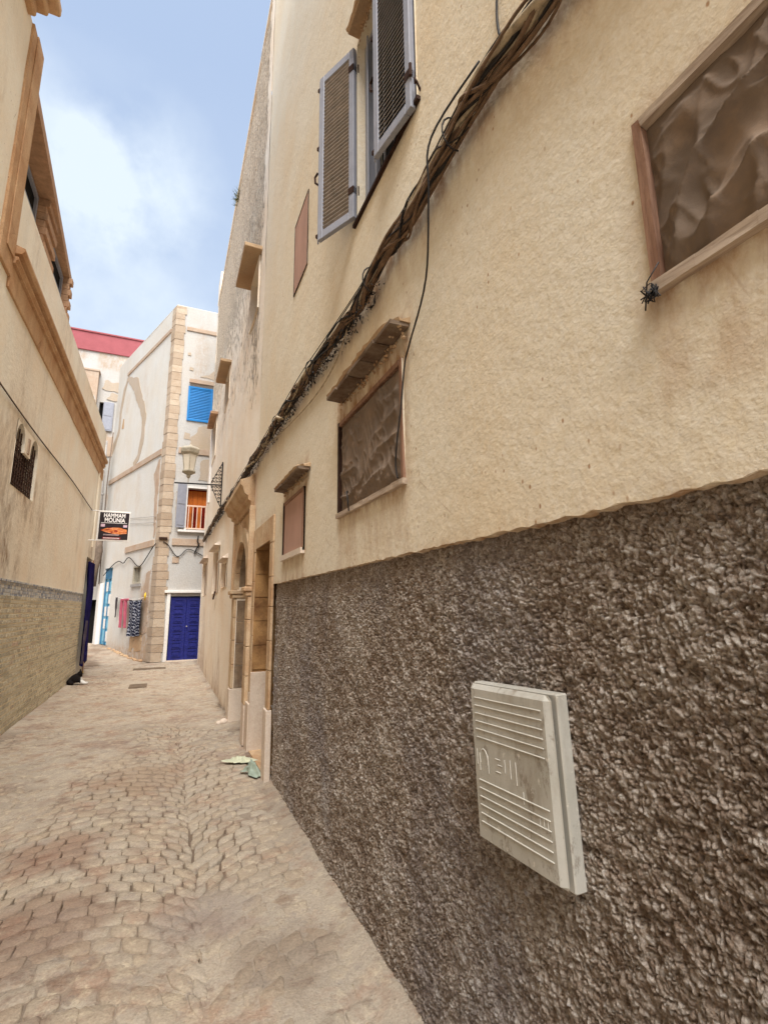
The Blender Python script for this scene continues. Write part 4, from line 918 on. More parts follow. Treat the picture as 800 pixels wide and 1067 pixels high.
scar([(-3.1, 11.0), (-2.3, 10.9), (-2.2, 11.5), (-2.7, 11.3), (-3.05, 11.4)], FE, BARE, HE, .02)
scar([(-2.9, 10.55), (-2.45, 10.5), (-2.4, 10.8), (-2.7, 10.9)], FE, BARE, HE, .02)
HG = thing('building', 'low bare plaster block standing against the tall rear building', 'building', (-5, 22.5, .3))
wall('wall', (0, 22.6), (1, 0), (0, -1), 5.75, 0, 11.66, [], BARE_BROWN, HG, .15, .015, .2, lambda U, Z: sst(fbm(U * .8, Z * .5, 3, 48), .45, .6), None, None, None, -9)
k = MB(); k.box(-9, -3.26, 22.61, 22.9, 0, 11.6, None); k.box(-9, -3.22, 22.58, 22.94, 11.61, 11.68); k.build('shell', BARE_BROWN, HG)
FG = lambda u, z, q: (u, 22.6 - q, z)
scar([(-3.9, 9.0), (-3.5, 9.2), (-3.3, 10.4), (-3.7, 11.2), (-4.1, 11.3), (-4.2, 10)], FG, WHITE_SHADE, HG, .02)
# grey pipe with branch
PI = thing('drainpipe', 'grey drainpipe with wrapped lower half where the white walls meet', 'drainpipe', (-2.66, 22.5, .3))
k = MB(); k.tube([(-2.72, 22.4, 8.5), (-2.70, 22.4, 6.5), (-2.64, 22.4, 4.4)], .075, 8); k.build('pipe', PIPE, PI, True)
k = MB(); k.tube([(-2.64, 22.4, 4.6), (-2.58, 22.38, 3.9), (-2.64, 22.36, 3.2), (-2.62, 22.38, 2.5)], [.12, .15, .12, .07], 8); k.build('wrapped_pipe', PIPEB, PI, True)
k = MB(); k.tube([(-2.70, 22.4, 8.3), (-2.95, 22.4, 8.9)], .05, 7); k.build('branch', PIPE, PI, True)
k = MB(); k.tube([(-2.48, 22.4, 8.9), (-2.52, 22.4, 6.6), (-2.46, 22.4, 2.6)], .022, 6); k.build('thin_pipe', PIPEB, PI, True)
for z_ in (7.8, 6.2, 5.0):
    k = MB(); k.tube([(-2.71 + (8 - z_) * .02, 22.4, z_), (-2.71 + (8 - z_) * .02, 22.4, z_ + .06)], .095, 8); k.build('pipe_collar', PIPE, PI)

# ================================================================== OBJECTS
# cable bundle along the right wall
CB = thing('cable_bundle', 'thick sagging bundle of old cables strung along the right cream wall', 'cable bundle', (XR, 2, 3.35))
yb = np.concatenate([np.arange(-2.5, 5.5, .04), np.arange(5.5, 15.5, .14)])
cz = np.interp(yb, cyl, czl); 
def smooth(a, n=5): return np.convolve(np.pad(a, n // 2, 'edge'), np.ones(n) / n, 'valid')
cz = smooth(cz, 7)
mats = [CABLE_T, CABLE_M, CABLE_D]
for i in range(46):
    s_ = 200 + i * 7; a0 = 2 * math.pi * i / 46; rr_ = (.009 + .033 * random.random()); tw = random.uniform(.6, 2.2) * random.choice((-1, 1))
    rad = random.choice([.003, .004, .005, .006, .008, .011]) if i > 3 else .016
    an = a0 + tw * yb + (vn(yb * 1.9, yb * 0, s_) - .5) * 7; Rr_ = rr_ * (.6 + .9 * vn(yb * 1.8, yb * 0 + 3, s_ + 1)) 
    x = XR - .055 + np.cos(an) * Rr_ * .75; z_ = cz + np.sin(an) * Rr_ * 1.15 + (vn(yb * 6, yb * 0, s_ + 2) - .5) * .022
    x = np.minimum(x, XR - rad - .002)
    k = MB(); k.tube(list(zip(x, yb, z_)), rad * (1.0 if rad < .012 else 1) , 5 if rad < .012 else 7)
    k.build('cable', mats[(0, 2, 1, 2, 1, 1, 2)[i % 7] if i > 3 else i % 2], CB, True)
# fine black lines running above the bundle
for i in range(3):
    k = MB(); z_ = cz + .075 + .018 * i + (vn(yb * .8, yb * 0, 300 + i) - .5) * .03; k.tube(list(zip(np.full_like(yb, XR - .03 - .012 * i), yb, z_)), .0035, 4); k.build('cable', CABLE_D, CB, True)
# ragged old insulation hanging beneath
k = MB()
for i in range(5200):
    y_ = -1 + 16 * random.random() ** 1.5; z0_ = float(np.interp(y_, yb, cz)) - random.uniform(.0, .09) - .02 * float(vn(y_ * 3, 0, 310)); 
    if vn(y_ * 2.3, 0, 315) < .38: continue
    x_ = XR - random.uniform(.006, .085); l_ = random.uniform(.01, .035); d_ = Vector((random.uniform(-.4, .4), random.uniform(-1, 1), random.uniform(-1, .2))).normalized() * l_
    n_ = Vector((random.uniform(-1, 1), random.uniform(-1, 1), random.uniform(-1, 1))).normalized() * random.uniform(.002, .008)
    p = Vector((x_, y_, z0_)); k.add([p - n_, p + n_, p + d_ * .6 + n_ * .8, p + d_, p + d_ * .5 - n_], [(0, 1, 2, 3, 4)])
k.build('ragged_insulation', CABLE_D, CB, kind='stuff')
# clips
for y_ in (.6, 1.35, 2.2, 3.4, 4.7, 6.2, 8.2, 10.5, 13):
    z_ = float(np.interp(y_, yb, cz)); k = MB(); k.tube([(XR - .055 + math.cos(t) * .055, y_, z_ + math.sin(t) * .075) for t in np.linspace(1.2, 5.0, 10)], .004, 4); k.build('cable_tie', CABLE_D, CB, True)
# hanging single wires
HW = [(XR - .03, 1.20, 3.60), (XR - .13, 1.40, 3.42), (XR - .115, 1.46, 3.22), (XR - .06, 1.60, 2.95), (XR - .02, 1.84, 2.79), (XR - .015, 1.905, 2.72), (XR - .03, 1.925, 2.50), (XR - .035, 1.96, 2.36), (XR - .03, 1.99, 2.25), (XR - .03, 1.97, 2.18)]
def catm(P_, n=6):
    P_ = [Vector(p) for p in P_]; o_ = []
    for i in range(len(P_) - 1):
        a, b, c_, d_ = P_[max(i - 1, 0)], P_[i], P_[i + 1], P_[min(i + 2, len(P_) - 1)]
        for j in range(n): t = j / n; o_.append(.5 * ((2 * b) + (c_ - a) * t + (2 * a - 5 * b + 4 * c_ - d_) * t * t + (3 * b - a - 3 * c_ + d_) * t ** 3))
    return o_ + [P_[-1]]
tag(wire('hanging_wire', catm(HW), .0045, CABLE_D, None, (XR, 1.6, 2.9)), 'thin black wire hanging from the cable bundle down past the middle cloth window', 'wire')
tag(wire('wall_wire', catm([(XR - .05, .97, 3.45), (XR - .02, 1.08, 3.55), (XR - .015, 1.10, 3.75), (XR - .015, 1.02, 4.1), (XR - .015, 1.0, 4.8)]), .005, CABLE_D, None, (XR, 1, 3.5)), 'thin dark wire rising from the cable bundle to the top of the cream wall', 'wire')
tag(wire('loose_wire', catm([(XR - .06, 2.5, 3.33), (XR - .03, 2.9, 3.22), (XR - .02, 3.5, 3.2), (XR - .03, 4.6, 3.3), (XR - .05, 5.4, 3.4)]), .005, CABLE_T, None, (XR, 4, 3.3)), 'thin tan wire sagging just below the cable bundle', 'wire')
tag(wire('wall_wire', [(XL + .015, y_, 4.09 - .02 * math.sin(y_)) for y_ in np.arange(-3, 14.01, .5)], .009, PIPEB, None, (XL, 8, 4.08)), 'thin straight wire running along the left wall above the arched window', 'wire')

# meter cabinet on the roughcast
Y0, Y1, Z0, Z1 = 1.060, 1.432, .900, 1.354
MC = thing('meter_cabinet', 'grey ribbed utility cabinet door set in the dark roughcast wall', 'cabinet', (XR, 1.26, Z0))
xo = .035   # front proud
k = MB(); k.box(.965 - XR - .02, -.0, Y0 - .012, Y1 + .01, Z0 - .012, Z1 + .012, lambda x, y, z: (XR + .02 - x - .02 * 0, y, z)); 
k = MB(); k.box(XR - .008, XR + .03, Y0 - .008, Y1 + .010, Z0 - .008, Z1 + .004, None, 0, .004); k.build('frame', CAB, MC)
X1 = XR - .034
def cabdoor(bow=.012):
    k = MB(); n = 12; 
    for i in range(n):
        pass
    b = .016; ys_ = [Y0, Y0 + b, Y1 - b * .5, Y1]
    pr = [(XR - .02, Y0, 0), (X1 + .012, Y0 + .004, 0), (X1, Y0 + .018, 0), (X1, Y1 - .012, 0), (X1 + .008, Y1, 0), (XR - .02, Y1, 0)]
    r1 = [(p[0], p[1], Z0 + .008) for p in pr]; r2 = [(p[0], p[1], Z1 - .014) for p in pr]
    cx_, cy_ = XR - .02, (Y0 + Y1) / 2
    r0 = [(min(p[0] + .012, XR - .02), cy_ + (p[1] - cy_) * .97, Z0) for p in pr]; r3 = [(min(p[0] + .014, XR - .02), cy_ + (p[1] - cy_) * .97, Z1) for p in pr]
    n = 6; vs = r0 + r1 + r2 + r3; fs = [tuple(range(n))[::-1], tuple(range(3 * n, 4 * n))]
    for l_ in range(3): fs += [(l_ * n + i, l_ * n + (i + 1) % n, (l_ + 1) * n + (i + 1) % n, (l_ + 1) * n + i) for i in range(n)]
    k.add(vs, fs); return k
cd = cabdoor().build('cabinet_door', CAB, MC)
for i in range(6):
    for z_ in (Z1 - .040 - i * .0235, Z0 + .055 + i * .0235):
        k = MB(); k.box(X1 - .0028, X1 + .001, Y0 + .030, Y1 - .03, z_ - .0013, z_ + .0013, None, 0, .0006); o = k.build('rib', CABR, MC); o.parent = cd
k = MB(); k.box(X1 - .010, X1 + .02, Y1 - .004, Y1 + .02, 1.135, 1.155, None, 0, .003); k.box(X1 - .006, X1 + .03, Y1 - .006, Y1 + .014, 1.105, 1.135, None, 0, .003); o = k.build('latch', PIPEB, MC)
# worn embossed outline marks on the cabinet: a keyhole-like oval and faint strokes
k = MB(); oc = (1.37, 1.135)
k.tube([(X1 - .0005, oc[0] + .020 * math.cos(t), oc[1] + .030 * math.sin(t)) for t in np.linspace(-.4, 3.6, 12)], .0016, 4); o = k.build('embossed_mark', CABR, MC); o.parent = cd
for (y_, z_, h_, w_) in ((1.392, 1.10, .05, 0), (1.348, 1.10, .05, 0), (1.405, 1.115, .045, 0), (1.31, 1.15, 0, .022), (1.30, 1.135, 0, .02), (1.31, 1.115, 0, .022), (1.265, 1.12, .035, 0), (1.24, 1.11, .05, 0), (1.215, 1.10, .06, 0), (1.13, 1.02, .03, 0), (1.115, 1.03, .02, 0), (1.10, 1.02, .03, 0), (1.33, 1.05, 0, .03), (1.19, 1.06, .03, .0)):
    k = MB(); k.tube([(X1 - .0005, y_, z_), (X1 - .0005, y_ - w_, z_ + h_)], .0013, 4); o = k.build('embossed_mark', CABR, MC); o.parent = cd

MC.rotation_euler[0] = -.04; MC.location[1] -= .004
# wall lantern on scrolled bracket
LT = thing('wall_lantern', 'old brass street lantern on a scrolled iron bracket on the right wall', 'lantern', (XR, 10.9, 4.24))
lx, ly, lz = .27, 10.9, 4.24
k = MB(); k.tube([(XR + .01, ly, lz), (.0, ly, lz - .03)], .016, 6); k.tube([(XR - .02, ly, 3.76), (XR - .02, ly, 4.76)], .016, 6); k.build('bracket_arm', BLACKM, LT)
k = MB()
for (t0, zc_, r_) in [(.05, .06, .035), (.05, .14, .035), (.05, .22, .035), (.05, .30, .03), (.05, .38, .025), (.12, .06, .035), (.12, .14, .03), (.12, .22, .025), (.19, .06, .03), (.18, .13, .02)]:
    for sg in (1, -1):
        c_ = (XR - .02 - t0, ly, lz + sg * zc_); k.tube([(c_[0] + r_ * (1 - j * .055) * math.cos(j * .75), ly, c_[2] + r_ * (1 - j * .055) * math.sin(j * .75)) for j in range(12)], .0065, 4)
for sg in (1, -1): k.tube([(XR - .02, ly, lz + sg * .50), (XR - .10, ly, lz + sg * .34), (XR - .24, ly, lz + sg * .02)], .008, 4)
k.build('bracket_scroll', BLACKM, LT)
k = MB(); k.lathe([(.012, 0), (.012, .09), (.03, .10), (.05, .13), (.045, .16), (.09, .19), (.15, .225), (.15, .25), (.10, .255)], (lx, ly, lz), 6); k.build('lantern_base', BRASS, LT)
k = MB(); k.lathe([(.105, .255), (.150, .60)], (lx, ly, lz), 6); k.build('glass', GLASS, LT)
k = MB()
for i in range(6):
    q = 2 * math.pi * (i + .5) / 6; k.tube([(lx + .108 * math.cos(q), ly + .108 * math.sin(q), lz + .25), (lx + .156 * math.cos(q), ly + .156 * math.sin(q), lz + .61)], .010, 4)
k.build('lantern_frame', BRASS, LT)
k = MB(); k.lathe([(.16, .60), (.195, .64), (.215, .71), (.21, .735), (.15, .775), (.06, .80), (.02, .84)], (lx, ly, lz), 6); k.build('lantern_cap', BRASS, LT)

# hanging sign
SG = thing('shop_sign', 'square black hammam sign with white lettering on two rails off the left wall', 'sign', (XL, 14.0, 3.3))
k = MB(); k.box(-1.68, -.98, 13.985, 14.015, 3.32, 4.05); k.build('panel', WPAINT, SG)
k = MB(); k.box(-1.66, -1.0, 13.978, 13.984, 3.34, 4.03); k.build('sign_face', plain('sign_maroon_black', srgb(34, 22, 26), .5, .25, 8, 0), SG)
for z_ in (4.06, 3.31):
    k = MB(); k.tube([(XL - .01, 14.0, z_), (-.97, 14.0, z_ + .0)], .014, 6); k.build('rail', WPAINT, SG)
k = MB(); k.tube([(-1.69, 14.0, 3.3), (-1.69, 14.0, 4.07)], .012, 6); k.build('rail', WPAINT, SG)
def text(body, size, loc, mat, parent, nm='lettering', wid=None):
    cu = bpy.data.curves.new(nm, 'FONT'); cu.body = body; cu.size = size; cu.align_x = 'CENTER'; cu.extrude = .002; cu.offset = .0035 if size > .08 else 0
    t = bpy.data.objects.new('tmp', cu); C.objects.link(t); bpy.context.view_layer.update()
    dg = bpy.context.evaluated_depsgraph_get(); me = bpy.data.meshes.new_from_object(t.evaluated_get(dg)); bpy.data.objects.remove(t)
    xs_ = [v.co.x for v in me.vertices]; sx = (wid / (max(xs_) - min(xs_))) if wid else 1
    for v in me.vertices: v.co = Vector((v.co.x * sx, -v.co.z, v.co.y))
    me.materials.clear(); me.materials.append(mat); o = bpy.data.objects.new(nm, me); C.objects.link(o); o.parent = parent; o.location = Vector(loc) - Vector(parent['_o']); return o
LW = plain('sign_white', srgb(230, 226, 222), .5, .03, 5, 0)
text('HAMMAM', .15, (-1.33, 13.975, 3.905), LW, SG, wid=.48); text('MOUNIA', .15, (-1.32, 13.975, 3.785), LW, SG, wid=.46)
k = MB(); k.box(-1.62, -1.04, 13.972, 13.976, 3.755, 3.765); k.build('rule', LW, SG)
# printed picture band: steam room tones
PB = MT('sign_picture', .5); _n = PB.noise(9, 3, .6, sc=(.6, 1, 2.2), dist=1.2)
PB.color(PB.ramp(_n, [(.30, srgb(60, 22, 22)), (.42, srgb(150, 40, 26)), (.52, srgb(206, 120, 50)), (.60, srgb(220, 150, 110)), (.70, srgb(120, 40, 30))])); 
k = MB(); k.prism([(-1.62, 3.57), (-1.45, 3.64), (-1.2, 3.65), (-1.03, 3.60), (-1.03, 3.50), (-1.25, 3.47), (-1.5, 3.52)], 13.976, 13.973, lambda u, z, w_: (u, w_, z)); k.build('picture', PB.m, SG)
for q in ((-1.62, -1.53, 3.66, 3.73), (-1.12, -1.03, 3.66, 3.72)):
    k = MB(); k.box(q[0], q[1], 13.972, 13.976, q[2], q[3]); k.build('picture_inset', plain('sign_lilac', srgb(198, 170, 184), .5, .1, 9, 0), SG)
k = MB(); k.box(-1.55, -1.20, 13.972, 13.976, 3.44, 3.475); k.build('picture_strip', plain('sign_grey', srgb(150, 130, 130), .5, .5, 30, 0), SG)
k = MB(); k.box(-1.56, -1.16, 13.973, 13.976, 3.345, 3.40); k.build('footer_strip', plain('sign_red', srgb(130, 34, 44), .5, .1, 9, 0), SG)
k = MB()
for i in range(13): k.box(-1.54 + i * .028, -1.524 + i * .028, 13.970, 13.973, 3.36, 3.385)
k.build('footer_marks', LW, SG, kind='stuff')

# navy curtain over the left doorway
nu, nv = 60, 40; u = np.linspace(13.92, 15.0, nu); z = np.linspace(.28, 2.78, nv); U, Z = np.meshgrid(u, z, indexing='ij')
X_ = XL + .05 + .035 * np.sin(U * 22 + vn(U * 3, Z * 1.2, 5) * 4) + .03 * vn(U * 5, Z * 1.5, 9) + .05 * (1 - (Z - .28) / 2.5) * vn(U * 2, Z, 3)
Z = Z - .12 * sst(U, 13.9, 14.5) * 0 + np.where(Z < .5, (vn(U * 4, Z * 0, 6) - .5) * .2, 0)
tag(grid_obj('curtain', np.stack([X_, U, Z], -1).reshape(-1, 3), nu, nv, NAVYCLOTH, None, None, None, True, False, (XL + .05, 14.5, .28)), 'dark navy curtain hanging over the doorway at the end of the left wall', 'curtain')
# garment hung on the curtain's near end
nu, nv = 14, 24; u = np.linspace(13.86, 14.06, nu); z = np.linspace(.35, 1.35, nv); U, Z = np.meshgrid(u, z, indexing='ij'); X_ = XL + .12 + .02 * np.sin(U * 60 + Z * 3) + .03 * vn(U * 6, Z * 4, 12)
tag(grid_obj('cloth_rag', np.stack([X_, U, Z], -1).reshape(-1, 3), nu, nv, plain('grey_violet_cloth', srgb(84, 76, 88), .9, .5, 9, .002), None, None, None, True, False, (XL + .12, 13.95, .35)), 'grey cloth hanging at the lower near edge of the navy curtain', 'cloth')

# laundry on left face of the corner house
def hang(name, label, cat, a, b, z0, z1, mat, seed, taper=0, fold=.02, q0=.08):
    nu, nv = 26, 30; u = np.linspace(0, 1, nu); z = np.linspace(0, 1, nv); U, Z = np.meshgrid(u, z, indexing='ij')
    w0 = 1 - taper * (1 - Z); uu_ = (a + b) / 2 + (U - .5) * (b - a) * w0; zz_ = z0 + (z1 - z0) * Z + (vn(U * 4, Z * 0, seed) - .5) * .08 * (1 - Z) - .03 * np.sin(U * math.pi) * Z
    q_ = q0 + fold * np.sin(U * 16 + vn(U * 3, Z * 2, seed + 1) * 5) + .02 * vn(U * 4, Z * 4, seed + 2)
    V = np.stack([CX + Dd[0] * uu_ + Nn[0] * q_, CY + Dd[1] * uu_ + Nn[1] * q_, zz_], -1).reshape(-1, 3)
    return tag(grid_obj(name, V, nu, nv, mat, None, None, None, True, True, FL((a + b) / 2, z0, q0)), label, cat)
DP = MT('dark_patterned_cloth', .9); wv = N(DP.t, 'ShaderNodeTexWave', wave_type='BANDS', bands_direction='DIAGONAL'); wv.inputs['Scale'].default_value = 4.5; wv.inputs['Distortion'].default_value = 6; wv.inputs['Detail'].default_value = 3; wv.inputs['Detail Scale'].default_value = 3
DP.l(DP.coord((1, 1, -1.4)), wv.inputs[0]); DP.color(DP.ramp(wv.outputs[0], [(.62, srgb(30, 32, 50)), (.80, srgb(60, 66, 84)), (.93, srgb(170, 172, 180))])); DP = DP.m
hang('patterned_cloth', 'dark navy patterned cloth hanging on the laundry line beside the stone corner', 'laundry', .86, 2.12, .74, 1.92, DP, 401, .12, .03)
PK = plain('faded_pink_cloth', srgb(178, 92, 108), .9, .25, 8, .002)
TR = thing('trousers', 'faded pink trousers hanging on the laundry line', 'laundry', FL(2.6, .98, .08))
for (a0, a1, b0, b1) in ((2.22, 2.62, 2.22, 2.46), (2.62, 3.02, 2.72, 2.98)):
    nu, nv = 12, 24; U, Z = np.meshgrid(np.linspace(0, 1, nu), np.linspace(0, 1, nv), indexing='ij'); uu_ = (a0 * Z + b0 * (1 - Z)) * (1 - U) + (a1 * Z + b1 * (1 - Z)) * U
    q_ = .09 + .025 * np.sin(U * 7 + Z * 2) + .015 * vn(U * 4, Z * 5, 420); V = np.stack([CX + Dd[0] * uu_ + Nn[0] * q_, CY + Dd[1] * uu_ + Nn[1] * q_, .98 + .96 * Z], -1).reshape(-1, 3)
    grid_obj('trouser_leg', V, nu, nv, PK, TR, None, None, True, True)
k = MB(); k.box(.07, .12, 2.22, 3.02, 1.90, 1.97, BF, .004, .01); k.build('waistband', PK, TR)
hang('strap', 'thin dark strap with pale ends hanging left of the pink trousers', 'laundry', 3.42, 3.62, 1.35, 2.05, plain('dark_strap_cloth', srgb(66, 60, 62), .9, .6, 14, .002), 440, .5, .01)
tag(wire('laundry_line', [FL(.5, 2.0, .08), FL(1.4, 1.93, .085), FL(2.6, 1.95, .085), FL(3.7, 2.06, .06)], .008, WPAINT, None, FL(2, 1.95, .08)), 'thin pale laundry line stretched along the white wall', 'line')
k = MB(); k.tube([FL(.62, 1.88, .1), FL(.58, 2.02, .12), FL(.62, 2.12, .1)], [.015, .03, .015], 6); tag(k.build('plastic_peg', YELL, None, True, FL(.6, 1.88, .1)), 'small yellow plastic bit at the right end of the laundry line', 'peg')
# loose cables on the corner house
tag(wire('drooping_cable', catm([FL(.1, 3.66, .08), FL(.44, 3.55, .06), FL(1.29, 3.10, .05), FL(1.73, 3.05, .05), FL(2.7, 3.42, .05), FL(3.28, 3.26, .05), FL(3.86, 3.37, .05), FL(4.63, 3.24, .05), FL(5.6, 2.93, .05)]), .016, CABLE_D, None, FL(2, 3.2, .05)), 'black cable drooping in loops across the left face of the white corner house', 'cable')
tag(wire('drooping_cable', catm([FR(.1, 3.72, .06), FR(.25, 3.62, .05), FR(.48, 3.30, .04), FR(.62, 3.28, .04), FR(.84, 3.50, .04), FR(1.13, 3.40, .04), FR(1.55, 3.15, .04)]), .014, CABLE_D, None, FR(.8, 3.3, .04)), 'dark cable drooping above the navy blue door', 'cable')
tag(wire('hanging_cable', catm([FR(1.14, 3.95, .06), FR(1.12, 3.75, .09), FR(1.18, 3.68, .08), FR(1.10, 3.5, .05), FR(1.05, 3.35, .04)]), .022, CABLE_D, None, FR(1.1, 3.5, .05)), 'short twisted black cable on the band above the navy door', 'cable')
k = MB(); k.box(-.1, .09, -.03, .22, 3.80, 3.86, BR); tag(k.build('cable_bracket', DARKB, None, False, FR(.1, 3.8, 0)), 'dark iron cable bracket on the stone corner', 'bracket')
k = MB(); k.box(-.01, .02, .40, .60, 3.05, 3.25, BR, 0, .004); o = tag(k.build('wall_plaque', BARE_BROWN, None, False, FR(.5, 3.05, 0)), 'small square pinkish plaque with worn marks above the navy door', 'plaque')
for (a, b) in ((2.4, 4.9), (2.15, 4.7)): 
    tag(wire('thin_cable', [FL(.4, b - .3, .03), FL(3.2, b, .03)], .008, PIPE, None, FL(1.5, b, .03)), 'faint grey cable crossing the left white face, ' + ('upper one of the pair' if a > 2.3 else 'lower one of the pair'), 'cable')

# cat: one continuous skinned body
def skin(name, nodes, edges, mat, loc, parent=None, sub=2):
    me = bpy.data.meshes.new(name); me.from_pydata([tuple(n_[i] - loc[i] for i in range(3)) for n_ in nodes], edges, []); o = bpy.data.objects.new(name, me); C.objects.link(o); o.location = loc
    sk = o.modifiers.new('s', 'SKIN'); 
    for i, n_ in enumerate(nodes): me.skin_vertices[0].data[i].radius = (n_[3], n_[3])
    me.skin_vertices[0].data[0].use_root = True; sb = o.modifiers.new('b', 'SUBSURF'); sb.levels = sub; sb.render_levels = sub
    bpy.context.view_layer.update(); dg = bpy.context.evaluated_depsgraph_get(); m2 = bpy.data.meshes.new_from_object(o.evaluated_get(dg)); o.modifiers.clear(); o.data = m2; m2.materials.clear(); m2.materials.append(mat); m2.shade_smooth(); o['_o'] = tuple(map(float, loc)); return o
cx_, cy_ = -1.70, 13.0
CM = MT('black_and_white_fur', .95); mpn = N(CM.t, 'ShaderNodeSeparateXYZ'); CM.l(CM.pos, mpn.inputs[0])
wx = CM.math('ADD', mpn.outputs[0], CM.math('MULTIPLY', CM.math('SUBTRACT', CM.noise(14, 3), .5), .08))
wz_ = CM.math('MULTIPLY', CM.mr(wx, -1.60, -1.585), CM.mr(mpn.outputs[2], .17, .15))
CM.color(CM.mix(wz_, (.016, .013, .012, 1), (.66, .64, .60, 1))); CM.bump(CM.noise(160, 3), .004, .7)
nodes = [(cx_ - .07, cy_, .12, .105), (cx_ - .02, cy_ - .02, .13, .10), (cx_ + .05, cy_ - .03, .16, .085), (cx_ + .08, cy_ - .05, .21, .055), (cx_ + .09, cy_ - .07, .25, .06), (cx_ + .125, cy_ - .10, .235, .032),
         (cx_ + .09, cy_ - .07, .08, .04), (cx_ + .17, cy_ - .10, .03, .026), (cx_ + .24, cy_ - .11, .022, .024), (cx_ + .10, cy_ + .03, .07, .036), (cx_ + .19, cy_ - .01, .028, .024), (cx_ + .25, cy_ - .02, .022, .022),
         (cx_ - .10, cy_ - .09, .06, .06), (cx_ - .01, cy_ - .15, .03, .03), (cx_ - .13, cy_ + .06, .05, .03), (cx_ - .12, cy_ + .18, .03, .02), (cx_ - .03, cy_ + .24, .024, .016)]
edges = [(0, 1), (1, 2), (2, 3), (3, 4), (4, 5), (2, 6), (6, 7), (7, 8), (2, 9), (9, 10), (10, 11), (0, 12), (12, 13), (0, 14), (14, 15), (15, 16)]
cat = tag(skin('cat', nodes, edges, CM.m, (cx_, cy_, .0)), 'black and white cat lying on the paving against the left wall', 'cat')
def child(o, par): o.parent = par; return o
for s_ in (-1, 1):
    k = MB(); b_ = Vector((cx_ + .085, cy_ - .07 + s_ * .035, .285)); k.add([b_ + Vector((-.012, -.02, 0)), b_ + Vector((.016, -.016, 0)), b_ + Vector((.016, .016, 0)), b_ + Vector((-.012, .02, 0)), b_ + Vector((0, s_ * .012, .05))], [(0, 1, 4), (1, 2, 4), (2, 3, 4), (3, 0, 4), (3, 2, 1, 0)]); k.build('ear', BLKFUR, cat)
    k = MB(); k.lathe([(.002, -.007), (.007, -.003), (.007, .003), (.002, .007)], (cx_ + .143, cy_ - .085 + s_ * .022, .262), 6); k.build('eye', YELL, cat)

# plastic bag scraps and rubble by the doorway
nu, nv = 22, 18
def crumple(name, label, cat, cx0, cy0, sx, sy, h_, mat, seed, ang=0):
    U, Vv = np.meshgrid(np.linspace(-1, 1, nu), np.linspace(-1, 1, nv), indexing='ij'); r_ = np.sqrt(U ** 2 + Vv ** 2)
    x = U * sx * (1 + .9 * (vn(Vv * 3, U * 2, seed) - .5)); y = Vv * sy * (1 + 1.0 * (vn(U * 3 + 5, Vv * 2, seed) - .5))
    z = .006 + h_ * np.clip(1 - r_ ** 2, 0, 1) * (.5 + .8 * vn(U * 2.5, Vv * 2.5, seed + 1)) + .045 * (1 - np.abs(2 * vn(U * 5, Vv * 5, seed + 2) - 1)) ** 2 * np.clip(1.3 - r_, 0, 1)
    X_ = cx0 + x * math.cos(ang) - y * math.sin(ang); Y_ = cy0 + x * math.sin(ang) + y * math.cos(ang); z = z + und(X_, Y_) + .012
    return tag(grid_obj(name, np.stack([X_, Y_, z], -1).reshape(-1, 3), nu, nv, mat, None, None, None, True, False, (cx0, cy0, 0)), label, cat)
crumple('plastic_bag', 'crumpled pale green plastic bag at the foot of the square doorway', 'bag', .89, 5.27, .055, .12, .08, GREENB, 501, .3)
crumple('plastic_bag', 'flattened greenish plastic strip trailing out from the square doorway', 'bag', .83, 5.70, .15, .06, .015, plain('cream_green_plastic', srgb(196, 196, 168), .5, .2, 12, .003), 511, -.5)
k = MB()
for i in range(5):
    c_ = (.83 + random.uniform(-.04, .04), 7.68 + random.uniform(-.07, .07)); s_ = random.uniform(.03, .07); k.lathe([(s_ * .6, -.01), (s_, s_ * .3), (s_ * .8, s_ * .8), (s_ * .3, s_ * 1.1)], (c_[0], c_[1], 0), 6)
tag(k.build('plaster_rubble', PLINTH, None, True, (.83, 7.68, 0)), 'small heap of white plaster rubble at the foot of the arched portal', 'rubble')
k = MB()
for i in range(260):
    y_ = random.choice((random.gauss(9.6, .7), random.gauss(8.4, .4), random.uniform(8, 15.5))); x_ = XR - .01 - abs(random.gauss(0, .035)); h_ = random.uniform(.02, .09); d_ = Vector((random.uniform(-.5, .1), random.uniform(-.5, .5), 1)).normalized() * h_; p = Vector((x_, y_, -.01)); w_ = Vector((0, .006, 0))
    k.add([p - w_, p + w_, p + d_ * .6 + w_, p + d_], [(0, 1, 2, 3)])
o = k.build('dry_weeds', WEEDM, None, False, (XR, 10, 0)); tag(o, 'thin line of dry weeds and litter along the foot of the pinkish wall', 'weeds'); o['kind'] = 'stuff'
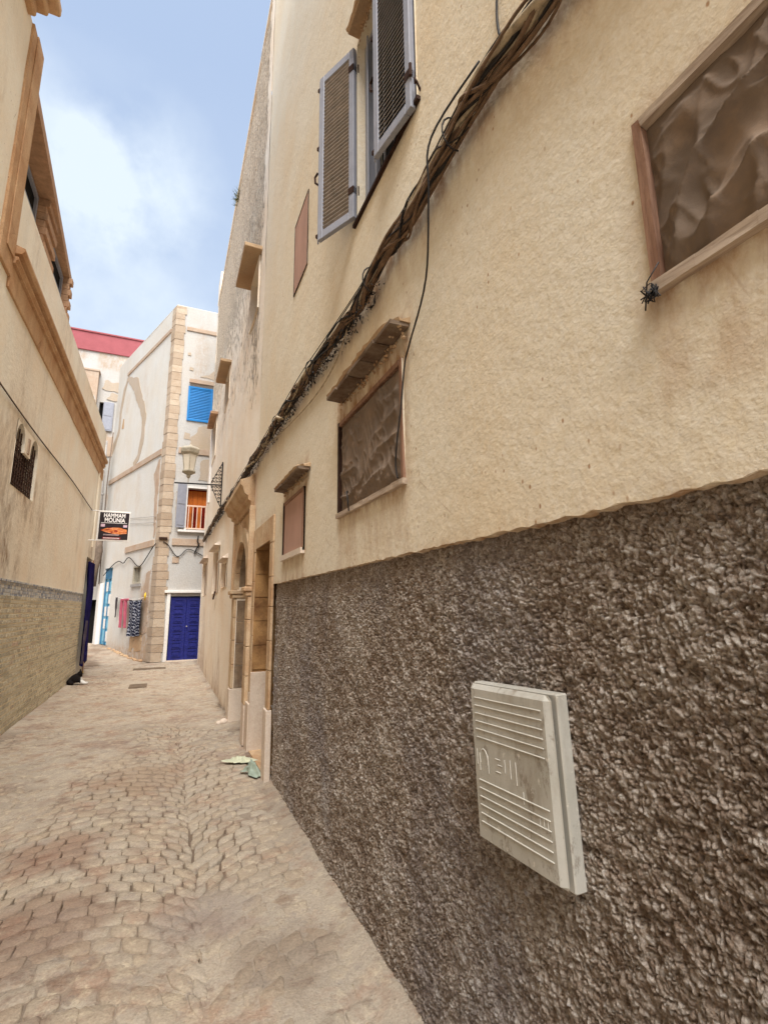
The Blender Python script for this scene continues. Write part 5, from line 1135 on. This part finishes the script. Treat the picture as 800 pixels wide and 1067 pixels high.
# drain gratings
GRATE = plain('dusty_grate_iron', srgb(122, 106, 90), .9, .35, 9, .004)
def grate(cx0, cy0, sx, sy, label):
    T = thing('drain_grate', label, 'drain grate', (cx0, cy0, .0), 'drain grates in the paving'); zt = float(und(cx0, cy0)) + .012
    k = MB()
    for q in ((cx0 - sx, cx0 + sx, cy0 - sy, cy0 - sy + .03), (cx0 - sx, cx0 + sx, cy0 + sy - .03, cy0 + sy), (cx0 - sx, cx0 - sx + .03, cy0 - sy + .03, cy0 + sy - .03), (cx0 + sx - .03, cx0 + sx, cy0 - sy + .03, cy0 + sy - .03)): k.box(q[0], q[1], q[2], q[3], zt - .03, zt + .004)
    k.build('frame', GRATE, T)
    k = MB(); k.box(cx0 - sx + .03, cx0 + sx - .03, cy0 - sy + .03, cy0 + sy - .03, zt - .03, zt - .004); k.build('pit', GRATE, T)
    n_ = int(2 * sx / .06)
    for i in range(n_): k = MB(); x_ = cx0 - sx + .04 + i * (2 * sx - .08) / n_; k.box(x_, x_ + .022, cy0 - sy + .03, cy0 + sy - .03, zt - .02, zt + .002); k.build('bar', GRATE, T)
grate(-.42, 12.1, .17, .26, 'worn drain grate in the middle of the paving, nearer one')
grate(-.28, 15.3, .40, .16, 'wide worn drain grate before the corner house, farther one')
# weeds and stones at the foot of the white left face
k = MB()
for i in range(40):
    u_ = random.uniform(.5, 4.2); s_ = random.uniform(.02, .07); c_ = FL(u_, 0, .05 + random.random() * .12); zb_ = float(gz(c_[1], c_[0])); k.lathe([(s_ * .7, -.02), (s_, s_ * .2), (s_ * .7, s_ * .7), (s_ * .2, s_ * .9)], (c_[0], c_[1], zb_), 5)
o = k.build('loose_stones', HOODM, None, True, FL(2, 0, .1)); tag(o, 'loose stones scattered along the foot of the white left face', 'stones'); o['kind'] = 'stuff'
# tuft on parapet
k = MB()
for i in range(60):
    p = Vector((XB - .01 + random.uniform(-.02, .05), 10.9 + random.gauss(0, .12), 11.5)); d_ = Vector((random.uniform(-.7, .4), random.uniform(-.6, .6), random.uniform(.2, 1))) * .22; w_ = Vector((0, .012, .0)); k.add([p - w_, p + w_, p + d_], [(0, 1, 2)])
tag(k.build('weed_tuft', plain('green_weed', srgb(98, 104, 60), .9, .3, 20, 0), None, False, (XB, 10.9, 11.5)), 'small green weed tuft growing high on the peeling wall edge', 'weed')
